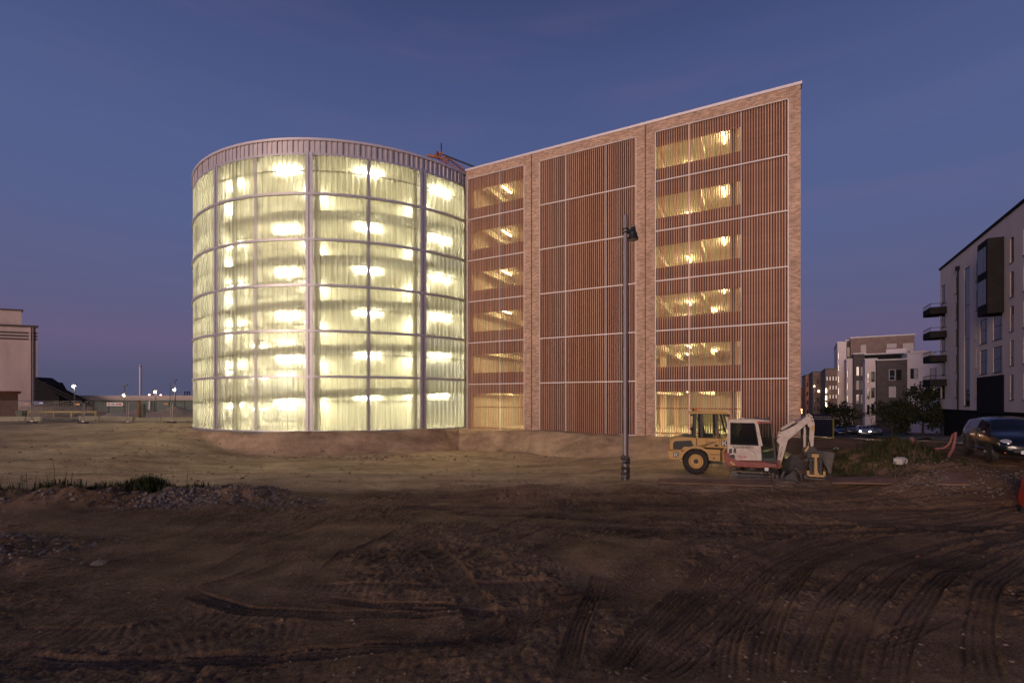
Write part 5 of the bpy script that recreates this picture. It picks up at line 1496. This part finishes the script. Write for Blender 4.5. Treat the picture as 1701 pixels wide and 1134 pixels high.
def build_far_left_bits():
    d = 190
    A = empty('chimney', (X_(233.2, d), d, 0)); tag(A, 'slim pale chimney rising behind the teal shed', 'chimney')
    MB().lathe([(.42, 0), (.36, Z_(606, d)), (.30, Z_(606, d))], 14).build('shaft', MAT['render_white_b'], A, smooth=True)
    MB().lathe([(.42, Z_(609, d)), (.42, Z_(607, d))], 14).build('rim', MAT['silo_concrete'], A)
    # flood light masts
    for p, ytop, yl, d, heads, fm, lab in ((124, 640, 641.5, 70, 1, FLOOD, 'floodlight mast beside the sloping black conveyor, shining brightly'), (207, 640, 656.5, 78, 2, FLOOD_O, 'twin headed mast with a warm light near the white fence sign'),
                                           (291, 632, 647.5, 74, 1, FLOOD, 'floodlight mast next to the round tower edge, shining brightly'), (259, 648, 651, 78, 1, FLOOD_O, 'short mast with a warm lamp above the shed roof')):
        A = empty('light_mast', (X_(p, d), d, gz(X_(p, d), d))); tag(A, lab, 'light mast', 'harbour light masts')
        z0 = gz(X_(p, d), d); H = Z_(ytop, d) - z0
        MB().lathe([(.09, -.2), (.05, H)], 8).build('pole', MAT['dark_steel'], A, smooth=True)
        for s in ((-.25, .25) if heads == 2 else (.0,)):
            MB().box(s - .22, s + .22, -.15, .15, H - .02, H + .12).build('head', MAT['dark_steel'], A)
        MB().box(-.3, .3, -.02, .02, H - .06, H - .02).build('cross_arm', MAT['dark_steel'], A)
        zl = Z_(yl, d) - z0
        MB().lathe([(.02, zl - .15), (.13, zl - .1), (.16, zl), (.13, zl + .1), (.02, zl + .15)], 12, c=(0, -.2, 0)).build('lamp', fm, A, smooth=True)
    d = 80
    A = empty('thin_mast', (X_(282.5, d), d, gz(X_(282.5, d), d))); tag(A, 'bare thin mast beside the bright floodlight mast', 'mast')
    MB().lathe([(.07, -.2), (.04, Z_(635, d) - gz(X_(282.5, d), d))], 8).build('pole', MAT['dark_steel'], A)
    d = 95
    A = empty('machinery_frame', (X_(311, d), d, 3.0)); tag(A, 'dark steel machinery frame behind the shed next to the tower', 'machinery')
    m = MB()
    w = 8 / F * d / 2
    for x in (-w, 0, w):
        m.beam((x, 0, -2), (x, 0, 2.0), .14, .14)
    m.beam((-w, 0, 1.0), (w, 0, 1.0), .12, .12).beam((-w, 0, 1.9), (w, 0, 1.9), .12, .12).beam((-w, 0, -.6), (w, 0, 1.2), .1, .1).box(-w * 1.6, -w * .4, -.3, .3, .2, .9)
    m.build('frame', MAT['dark_cladding'], A)
    for p, y in ((248, 655.5), (267, 656)):
        MB().lathe([(.02, -.15), (.2, 0), (.02, .15)], 10).build('lamp', GLOW_R, A, px(p, y, d) - Vector((X_(311, d), d, 3.0)))
    # crane behind the tower
    d = 112; C0 = Vector((X_(905, d), d, 0))
    A = empty('tower_crane', C0); tag(A, 'orange lattice crane jib showing above the round tower roof', 'crane')
    or_ = mat('crane_orange', (.42, .12, .03), .5, var=.15)
    P = lambda p, y, dy=0: Vector((X_(p, d), d + dy, Z_(y, d))) - C0
    tip, root = P(722, 259), P(905, 366)
    m = MB(); n = 30
    for k in range(n):
        a = tip + (root - tip) * k / n; b = tip + (root - tip) * (k + 1) / n
        o = [Vector((0, -.7, 0)), Vector((0, .7, 0)), Vector((.35, 0, 1.1))]
        for q in o: m.beam(a + q, b + q, .13, .13)
        m.beam(a + o[0], b + o[2], .09, .09).beam(a + o[2], b + o[1], .09, .09).beam(a + o[1], b + o[0], .09, .09)
    m.build('jib', or_, A)
    hd = MB()
    hd.beam(P(711, 258), P(722, 261), .4, .5).beam(P(722, 261), P(736, 264), .35, .35).beam(P(722, 259), P(733, 254), .22, .22).beam(P(733, 253), P(745, 268), .25, .25).beam(P(735, 264), P(738, 272), .2, .2).beam(P(738, 272), P(745, 266), .2, .2).beam(P(733, 253), P(727, 263), .2, .2)
    hd.build('jib_head', or_, A)
    MB().tube([P(733, 256), P(733, 238)], .14, 6).tube([P(726, 252), P(728, 259)], .2, 6).tube([P(734, 256), P(776, 288)], .12, 6).build('rigging', MAT['dark_steel'], A)
    MB().tube([P(735, 257), P(797, 281)], .2, 6).build('pendant', MAT['dark_steel'], A)
    m = MB()
    for sx in (-.9, .9):
        for sy in (-.9, .9): m.beam((sx, sy, 0), (sx, sy, P(905, 366).z), .25, .25)
    for k in range(20):
        z = P(905, 366).z * k / 20; z2 = P(905, 366).z * (k + 1) / 20
        m.beam((-.9, -.9, z), (.9, -.9, z2), .12, .12).beam((.9, .9, z), (-.9, .9, z2), .12, .12)
    m.build('mast', or_, A)
build_far_left_bits()

def build_yard():
    # brick hut, block wall, bin, rail, heaps, barrier blocks
    d = 56; x1 = X_(30, d)
    A = empty('brick_hut', (x1, d, .8), R_(46)); tag(A, 'small dark red brick hut behind the site fence', 'hut')
    MB().box(-9, 0, 0, 6, -.3, Z_(653, d) - .8).build('wall', MAT['hut_brick'], A)
    zr = Z_(653, d) - .8
    MB().box(-9.3, .25, -.3, 6.3, zr, zr + .25).build('roof', MAT['rust'], A)
    d = 63
    A = empty('block_wall', (X_(100, d), d, .8)); tag(A, 'low grey block wall behind the yellow timber rail', 'wall')
    xa = X_(28, d) - X_(100, d); n = 9; w = (X_(160, d) - X_(28, d)) / n
    blk = MB().box(.012, w - .012, 0, .8, .01, .59).mesh('block', MAT['wall_block'])
    for r in range(3):
        for k in range(n - (r == 2)):
            place('block', blk, A, (xa + w * k + (.5 * w if r % 2 else 0), .02 * ((k * 7 + r) % 3), -.2 + .6 * r))
    d = 52
    A = empty('timber_rail', (X_(100, d), d, gz(X_(100, d), d))); tag(A, 'yellow timber rail on short posts behind the fence', 'rail')
    zt = Z_(684, d) - gz(X_(100, d), d)
    MB().box(X_(42, d) - X_(100, d), X_(160, d) - X_(100, d), 0, .06, zt - .08, zt + .10).build('board', MAT['timber_yellow'], A)
    for p in (45, 88, 117, 157): MB().box(X_(p, d) - X_(100, d) - .07, X_(p, d) - X_(100, d) + .07, .061, .2, -.3, zt + .05).build('post', MAT['timber_yellow'], A)
    d = 51
    A = empty('wheelie_bin', (X_(36, d), d, gz(X_(36, d), d))); tag(A, 'dark green bin beside the small brick hut', 'bin')
    bevel(MB().prism([(-.26, 0), (-.32, .95), (.32, .95), (.26, 0)], -.3, .3).build('body', MAT['bin_green'], A), .03)
    MB().prism([(-.35, .95), (-.33, 1.04), (.33, 1.04), (.35, .95)], -.34, .34).build('lid', MAT['bin_green'], A)
    for nm, p, d, wd, hh, m, lab, sd in (('gravel_heap', 290, 60, 5.6, Z_(675.5, 60), 'pile_gravel', 'brown gravel heap beside the round tower', 3), ('gravel_heap', 235, 64, 4.8, Z_(678, 64), 'pile_gravel', 'brown gravel heap between the rusty post and the white sign', 4), ('sand_heap', 190, 61, 3.4, Z_(686, 61), 'pile_sand', 'pale sand heap behind the fence with the white sign', 5)):
        x = X_(p, d); z0 = .9; N_ = 28; V = []; Fc = []
        rs = random.Random(sd)
        for i in range(N_ + 1):
            for j in range(N_ + 1):
                u, v = i / N_ * 2 - 1, j / N_ * 2 - 1; r = min(1, math.hypot(u, v))
                hgt = (hh - z0 + .25) * (1 - r) ** .85 + float(vnoise(np.array(u * 4 + sd), np.array(v * 4), sd)) * .35 * (1 - r) + float(vnoise(np.array(u * 14), np.array(v * 14 + sd), sd)) * .12 * (1 - r)
                V.append((u * wd, v * wd * .7, -.25 + hgt))
        for i in range(N_):
            for j in range(N_): Fc.append((i * (N_ + 1) + j, (i + 1) * (N_ + 1) + j, (i + 1) * (N_ + 1) + j + 1, i * (N_ + 1) + j + 1))
        mb = MB(); mb.add(V, Fc); o = mb.build(nm, MAT[m], None, (x, d, z0), smooth=60); tag(o, lab, 'heap', kind='thing')
    d = 49
    labs = ['low concrete barrier block by the brick hut', 'low concrete barrier block below the yellow timber rail', 'low concrete barrier block behind the fence joint with the blue sign', 'low concrete barrier block in front of the pale sand heap', 'low concrete barrier block before the rusty post', 'low concrete barrier block before the large gravel heap']
    for k, (pa, pb) in enumerate(((-30, 44), (46, 70), (132, 166), (168, 222), (226, 268), (270, 322))):
        x0, x1 = X_(pa, d), X_(pb, d); A = empty('barrier_block', ((x0 + x1) / 2, d, gz((x0 + x1) / 2, d))); tag(A, labs[k], 'barrier', 'low concrete barrier blocks')
        w = (x1 - x0) / 2
        MB().prism([(-.22, -.1), (-.22, .18), (-.12, .48), (.12, .48), (.22, .18), (.22, -.1)], -w, w, 'x').build('block', MAT['barrier_concrete'], A)
        MB().box(-w * .8, -w * .8 + .12, -.23, -.221, .04, .12).box(w * .8 - .12, w * .8, -.23, -.221, .04, .12).build('lifting_slot', MAT['dark_cladding'], A)
    d = 46
    A = empty('rubber_mat_stack', (X_(101, d), d, gz(X_(101, d), d))); tag(A, 'dark stack of mats lying at the foot of the fence', 'mats')
    for k in range(3): MB().box(-1.55 + .03 * k, 1.5 - .04 * k, -.3, .3, .12 * k, .12 * k + .115).build('mat', MAT['black_rubber'], A)
    d = 53
    A = empty('rusty_post', (X_(230.5, d), d, gz(X_(230.5, d), d))); tag(A, 'rusty steel post standing among the gravel heaps', 'post')
    MB().box(-.12, .12, -.1, .1, -.2, Z_(665, d) - gz(X_(230.5, d), d)).build('shaft', MAT['rust'], A); MB().box(-.2, .2, -.16, .16, -.2, .05).build('foot', MAT['rust'], A)
    A = empty('green_cabinet', (X_(235.5, d), d + .2, gz(X_(235.5, d), d))); tag(A, 'narrow green cabinet beside the rusty steel post', 'cabinet')
    MB().box(-.16, .16, -.15, .15, 0, Z_(671, d) - gz(X_(235.5, d), d)).build('body', MAT['bin_green'], A); MB().box(-.12, .12, -.17, -.151, .2, 1.4).build('door', MAT['bin_green'], A)
build_yard()

def build_fence():
    posts = [(-36, 44.5), (53, 44.3), (138, 44.6), (212, 45.2), (285, 46.0), (352, 46.8)]
    P = [Vector((X_(p, d), d, 0)) for p, d in posts]
    labs = ['open mesh fence panel in front of the small brick hut', 'open mesh fence panel with a blue arrow sign', 'open mesh fence panel with a white lettered sign', 'open mesh fence panel in front of the rusty post', 'open mesh fence panel running behind the round tower']
    for k in range(5):
        a, b = P[k], P[k + 1]; m_ = (a + b) / 2; L = (b - a).length - .16; ang = math.atan2(b.y - a.y, b.x - a.x)
        z = gz(m_.x, m_.y)
        A = empty('site_fence', (m_.x, m_.y, z + .04), ang); tag(A, labs[k], 'fence panel', 'site fence panels')
        h = 2.0; w = L / 2
        MB().tube([(-w, 0, .1), (-w, 0, h - .15), (-w + .15, 0, h), (w - .15, 0, h), (w, 0, h - .15), (w, 0, .1)], .034, 8).build('frame', MAT['fence_zinc'], A, smooth=True)
        MB().tube([(-w, 0, .12), (w, 0, .12)], .03, 6).tube([(-w, 0, .45), (w, 0, .45)], .02, 6).build('cross_tube', MAT['fence_zinc'], A)
        wm = MB()
        for i in range(1, int(L / .14)):
            wm.beam((-w + .14 * i, 0, .12), (-w + .14 * i, 0, h), .005, .005)
        for i in range(1, 9): wm.beam((-w, .004, .12 + .21 * i), (w, .004, .12 + .21 * i), .005, .005)
        tag(wm.build('mesh_wire', MAT['fence_zinc'], A), kind='stuff')
        MB().box(w - .55, w - .22, -.03, -.01, h - .35, h - .25).build('reflector', MAT['sign_orange'], A)
        if k == 1:
            MB().box(-w + .08, -w + 1.0, -.045, -.015, h - .32, h - .05).build('sign', MAT['sign_blue'], A)
            MB().prism([(-w + .78, h - .27), (-w + .78, h - .23), (-w + .60, h - .23), (-w + .60, h - .14), (-w + .78, h - .14), (-w + .78, h - .10), (-w + .95, h - .185)], -.05, -.046).build('sign_arrow', MAT['decal_white'], A)
        if k == 2:
            sg = MB().box(.12, 1.46, -.045, -.015, h - .42, h - .10).build('sign', MAT['decal_white'], A)
            m = MB()
            for (x0, x1, mi) in ((.20, .42, 0), (.52, .60, 1), (.64, .76, 1), (.86, .98, 0), (1.0, 1.12, 0), (1.14, 1.36, 0)): m.box(x0, x1, -.05, -.0455, h - .32, h - .20, mi)
            m.build('sign_print', [MAT['decal_red'], MAT['decal_black']], sg)
        for x in ((-w - .08, ) if k else ()):
            F_ = empty('rubber_block', (P[k].x, P[k].y, gz(P[k].x, P[k].y))); 
            tag(F_, 'black rubber fence foot ' + ['', 'beside the blue arrow sign', 'at the end of the dark mats', 'beside the panel with the white sign', 'next to the round tower'][k], 'rubber block', 'fence feet')
            bevel(MB().box(-.38, .38, -.18, .18, -.03, .13).build('block', MAT['fence_foot'], F_), .03)
            MB().box(-.1, .1, -.03, .03, .13, .22).build('socket', MAT['fence_zinc'], F_)
build_fence()
# ------------------------------------------------------------------ site litter: plates, pipes, barrier, rubble, weeds
mat('plate_rust', (.20, .115, .075), .75, metal=.15, var=.25, scale=2.5, bump=.2)
mat('pipe_pink', (.25, .085, .075), .6, var=.2, scale=5)
mat('plastic_red', (.70, .045, .02), .35, var=.06)
mat('rubble', (.20, .16, .135), .9, var=.3, scale=3, bump=.3)
mat('clod', (.26, .18, .12), .95, var=.35, scale=8)
mat('block_white', (.62, .56, .50), .85, var=.1)

def plate(pts, label, name='steel_plate'):
    """a thin road plate following four ground points"""
    c = Vector((sum(p[0] for p in pts) / 4, sum(p[1] for p in pts) / 4)); zc = gz(c.x, c.y)
    A = []
    zs = [gz(*p) for p in pts]
    mx = max(zs[i] for i in range(4))
    V = [(p[0] - c.x, p[1] - c.y, max(gz(*p), zc * .5 + gz(*p) * .5) + .07 - zc) for p in pts]
    m = MB(); m.add([(x, y, z - .05) for x, y, z in V] + V, [(3, 2, 1, 0), (4, 5, 6, 7), (0, 1, 5, 4), (1, 2, 6, 5), (2, 3, 7, 6), (3, 0, 4, 7)])
    o = m.build(name, MAT['plate_rust'], None, (c.x, c.y, zc)); tag(o, label, 'steel plate', 'steel road plates')
plate([(5.4, 18.0), (9.3, 17.2), (9.7, 18.0), (5.7, 18.7)], 'brown steel road plate lying in front of the mini excavator')
plate([(11.2, 16.9), (14.3, 15.1), (14.7, 15.8), (11.5, 17.7)], 'brown steel road plate lying in front of the weedy spoil heap')

def ribbed_pipe(pts, r, label):
    A = empty('ribbed_pipe', pts[0]); tag(A, label, 'pipe', 'pink ribbed pipes')
    P = [Vector(p) - Vector(pts[0]) for p in pts]; C = []; rr = []
    for a, b in zip(P[:-1], P[1:]):
        n = max(2, int((b - a).length / .035))
        for k in range(n):
            C.append(a + (b - a) * k / n); rr.append(r * (1.0 if len(C) % 2 else 1.18))
    C.append(P[-1]); rr.append(r)
    MB().tube(C, rr, 10, caps=False).build('tube', MAT['pipe_pink'], A, smooth=60)
    MB().lathe([(r * 1.15, -.03), (r * 1.3, 0), (r * 1.15, .03)], 10, c=tuple(P[-1])).build('end_collar', MAT['pipe_pink'], A)
def at(p, y, d): v = px(p, y, d); return (v.x, v.y, v.z)
ribbed_pipe([at(1568, 771, 17.2), at(1576, 757, 17.3), at(1583, 745, 17.4), at(1586, 732, 17.4), at(1587, 719, 17.4)], .042, 'pink ribbed pipe standing up from the spoil next to the dark car')
ribbed_pipe([at(1553, 745, 17.8), at(1568, 744, 17.7), at(1577, 737, 17.6), at(1583, 722, 17.5)], .032, 'pink ribbed pipe curving along the ground to the upright one')
ribbed_pipe([at(1516, 752, 18.9), at(1515, 740, 18.9), at(1515, 727, 18.9)], .045, 'short pink pipe stub among the tall weeds')

def build_barrier():
    X, Y = 14.3, 13.15; z = gz(X, Y)
    A = empty('plastic_barrier', (X, Y, z), R_(-40)); tag(A, 'red and white plastic road barrier beside the dark small car', 'barrier')
    bevel(MB().prism([(-.28, .12), (-.20, .55), (-.12, 1.02), (.12, 1.02), (.20, .55), (.28, .12)], -.05, 1.2, 'y').build('body', MAT['plastic_red'], A), .03)
    bevel(MB().box(-.34, .34, -.1, 1.25, 0, .12).build('foot', MAT['black_rubber'], A), .02)
    MB().prism([(-.165, .72), (-.135, .90), (.135, .90), (.165, .72)], -.056, -.051, 'y').build('white_band', MAT['decal_white'], A)
    MB().prism([(-.18, .30), (-.1, .45), (.02, .32), (.0, .22)], -.056, -.051, 'y').build('print', MAT['decal_black'], A)
build_barrier()

def stones(name, label, n, fn, smin, smax, seed, m='rubble'):
    rs = random.Random(seed); V = []; Fc = []
    base = [(-1, -.8, -.6), (.9, -1, -.5), (1, .8, -.6), (-.8, 1, -.5), (-.7, -.6, .6), (.7, -.7, .75), (.6, .7, .55), (-.6, .6, .8)]
    q = [(0, 3, 2, 1), (4, 5, 6, 7), (0, 1, 5, 4), (1, 2, 6, 5), (2, 3, 7, 6), (3, 0, 4, 7)]
    for _ in range(n):
        x, y = fn(rs); s = smin + (smax - smin) * rs.random() ** 2.6; z = gz(x, y)
        M = Matrix.Rotation(rs.uniform(0, 6.28), 3, 'Z') @ Matrix.Rotation(rs.uniform(-.7, .7), 3, 'X')
        sc = (s * rs.uniform(.7, 1.3), s * rs.uniform(.6, 1.1), s * rs.uniform(.4, .9)); b = len(V)
        for v in base:
            w = M @ Vector((v[0] * sc[0] * rs.uniform(.75, 1.2), v[1] * sc[1] * rs.uniform(.75, 1.2), v[2] * sc[2]))
            V.append((x + w.x, y + w.y, z + w.z + s * .15))
        Fc += [tuple(b + i for i in f) for f in q]
    me = bpy.data.meshes.new(name); me.from_pydata(V, [], Fc); me.materials.append(MAT[m]); me.update()
    tag(place(name, me), label, 'rubble', kind='stuff')
stones('rubble', 'scattered broken stones along the weedy bank', 2000, lambda r: (lambda x: (x, 15.3 + .10 * (x + 10) + r.gauss(-.3, .5)))(r.choice([r.gauss(-10.3, .8), r.gauss(-10.3, .7), r.gauss(-8, .9), r.uniform(-17, -6)])), .008, .075, 1)
stones('rubble', 'loose gravel patch on the dark soil', 900, lambda r: (-10.6 + r.gauss(0, 1.0), 9.7 + r.gauss(0, .55)), .010, .06, 2)
stones('rubble', 'pale broken stones on the spoil by the dark car', 1300, lambda r: r.choice([(13.6 + r.gauss(0, .7), 15.6 + r.gauss(0, .45)), (15.6 + r.gauss(0, 1.0), 15.2 + r.gauss(0, .6)), (14.2 + r.gauss(0, .9), 17.4 + r.gauss(0, .8))]), .008, .045, 3)
stones('rubble', 'small clods and pebbles strewn over the site', 3200, lambda r: (lambda y: (r.uniform(-1.15, 1.15) * y, y))(4.7 + 20 * r.random() ** 1.5), .006, .026, 4, 'clod')
stones('rubble', 'lumps of soil strewn over the sandy floor below the bank', 1500, lambda r: r.choice([(r.uniform(-24, 6), 19 + 11 * r.random()), (r.gauss(-9, 6), 30.6 + r.gauss(0, .5)), (r.uniform(-32, -18), r.uniform(24, 40))]), .012, .09, 6, 'clod')
def lone(name, loc2, s, label, cat, m):
    x, y = loc2; o = bevel(MB().prism([(-.5 * s, 0), (-.45 * s, .5 * s), (.1 * s, .62 * s), (.55 * s, .45 * s), (.5 * s, 0)], -.35 * s, .3 * s).build(name, MAT[m], None, (x, y, gz(x, y) - .03), R_(25)), .03)
    tag(o, label, cat)
v = px(1495, 781, 17.4); lone('concrete_lump', (v.x, v.y), .42, 'white concrete lump lying in the weeds of the spoil heap', 'concrete', 'block_white')
v = px(1521, 764, 18.2); lone('broken_brick', (v.x, v.y), .2, 'orange broken brick on the weedy spoil heap', 'brick', 'rust')
v = px(1389, 759, 21.0); lone('white_offcut', (v.x, v.y), .22, 'small white offcut lying above the weedy ditch', 'offcut', 'block_white')
g = gp(1525, 916); lone('red_scrap', g, .11, 'small red scrap of plastic on the dark soil', 'scrap', 'plastic_red')
g = gp(163, 938); lone('flat_stone', g, .22, 'flat pale stone beside the loose gravel patch', 'stone', 'rubble')

def weeds(name, label, n, fn, hmin, hmax, seed, mats=('weed', 'weed_dry'), dry=.3, lean=.5, wid=.012):
    rs = random.Random(seed); V = []; Fc = []; mi = []
    for _ in range(n):
        x, y, k = fn(rs); z = gz(x, y); h = rs.uniform(hmin, hmax) * k; a = rs.uniform(0, 6.28); ln = rs.uniform(.1, lean) * h
        dx, dy = math.cos(a), math.sin(a); w = wid * rs.uniform(.6, 1.6); ox, oy = -dy * w, dx * w
        b = len(V)
        V += [(x - ox, y - oy, z - .03), (x + ox, y + oy, z - .03), (x + dx * ln * .4 + ox * .8, y + dy * ln * .4 + oy * .8, z + h * .6), (x + dx * ln * .4 - ox * .8, y + dy * ln * .4 - oy * .8, z + h * .6), (x + dx * ln, y + dy * ln, z + h)]
        Fc += [(b, b + 1, b + 2, b + 3), (b + 3, b + 2, b + 4)]; t = 1 if rs.random() < dry else 0; mi += [t, t]
        if rs.random() < .35:                        # side leaf
            c = len(V); f = rs.uniform(.3, .9); a2 = rs.uniform(0, 6.28); q = Vector((x + dx * ln * f, y + dy * ln * f, z + h * f)); e = Vector((math.cos(a2), math.sin(a2), .4)) * h * .22
            s_ = Vector((-math.sin(a2), math.cos(a2), 0)) * h * .05
            V += [tuple(q), tuple(q + e * .5 + s_), tuple(q + e), tuple(q + e * .5 - s_)]; Fc.append((c, c + 1, c + 2, c + 3)); mi.append(t)
    me = bpy.data.meshes.new(name); me.from_pydata(V, [], Fc)
    for m in mats: me.materials.append(MAT[m])
    me.polygons.foreach_set('material_index', mi); me.update()
    tag(place(name, me), label, 'weeds', kind='stuff')
BKC = []
_r = random.Random(5)
for _ in range(24):
    _x = _r.choice([_r.gauss(-15.6, 1.3), _r.gauss(-13.4, .8), _r.uniform(-18, -8)]); BKC.append((_x, 15.8 + .10 * (_x + 10) + _r.gauss(0, .3), _r.uniform(.35, 1.3), _r.uniform(.05, .3)))
def bank_fn(r):
    c = BKC[min(int(r.random() ** 1.3 * len(BKC)), len(BKC) - 1)]
    return c[0] + r.gauss(0, c[3]), c[1] + r.gauss(0, c[3] * .8), c[2]
weeds('grass', 'low ragged grass along the rubble bank', 900, bank_fn, .05, .24, 11)
weeds('grass', 'dense dark grass tuft on the rubble bank', 1300, lambda r: (lambda u, v: (-11.75 + u, 15.7 + v, max(.25, 1.1 - 1.1 * math.hypot(u, v))))(r.gauss(0, .42), r.gauss(0, .3)), .30, .62, 12, dry=.25, lean=.7)
weeds('weed_stalk', 'thin dry stalks standing on the rubble bank', 26, lambda r: (r.choice([-16.2, -15.4, -14.6, -10.4]) + r.gauss(0, .35), 15.6 + r.gauss(0, .3), 1.0), .4, .85, 13, dry=.5, lean=.25, wid=.008)
def spoil_fn(r):
    c = r.choice([(14.9, 18.9, 1.1, .8, 1.2), (13.2, 18.6, 1.6, .9, .6), (14.2, 18.0, .9, .6, 1.0), (13.4, 17.6, .9, .5, .8), (12.6, 19.6, .8, .5, .8), (15.6, 17.6, .9, .4, .6), (12.4, 18.2, .5, .4, .6)])
    return c[0] + r.gauss(0, c[2] * .6), c[1] + r.gauss(0, c[3]), c[4]
CL = []
_r = random.Random(77)
for _ in range(150):
    c = spoil_fn(_r); CL.append((c[0], c[1], c[2] * _r.uniform(.35, 1.5), _r.uniform(.05, .22)))
def clump_fn(r):
    c = CL[min(int(r.random() ** 1.4 * len(CL)), len(CL) - 1)]
    return c[0] + r.gauss(0, c[3]), c[1] + r.gauss(0, c[3]), c[2]
weeds('weeds', 'rank green weeds overgrowing the spoil heap', 4600, clump_fn, .06, .24, 14, dry=.4, lean=.6, wid=.014)
weeds('weeds', 'tall grassy weeds around the pink pipe stub', 1500, lambda r: (15.3 + r.gauss(0, .5), 19.0 + r.gauss(0, .3), 1.0), 0.15, .4, 15, dry=.4, lean=.5)
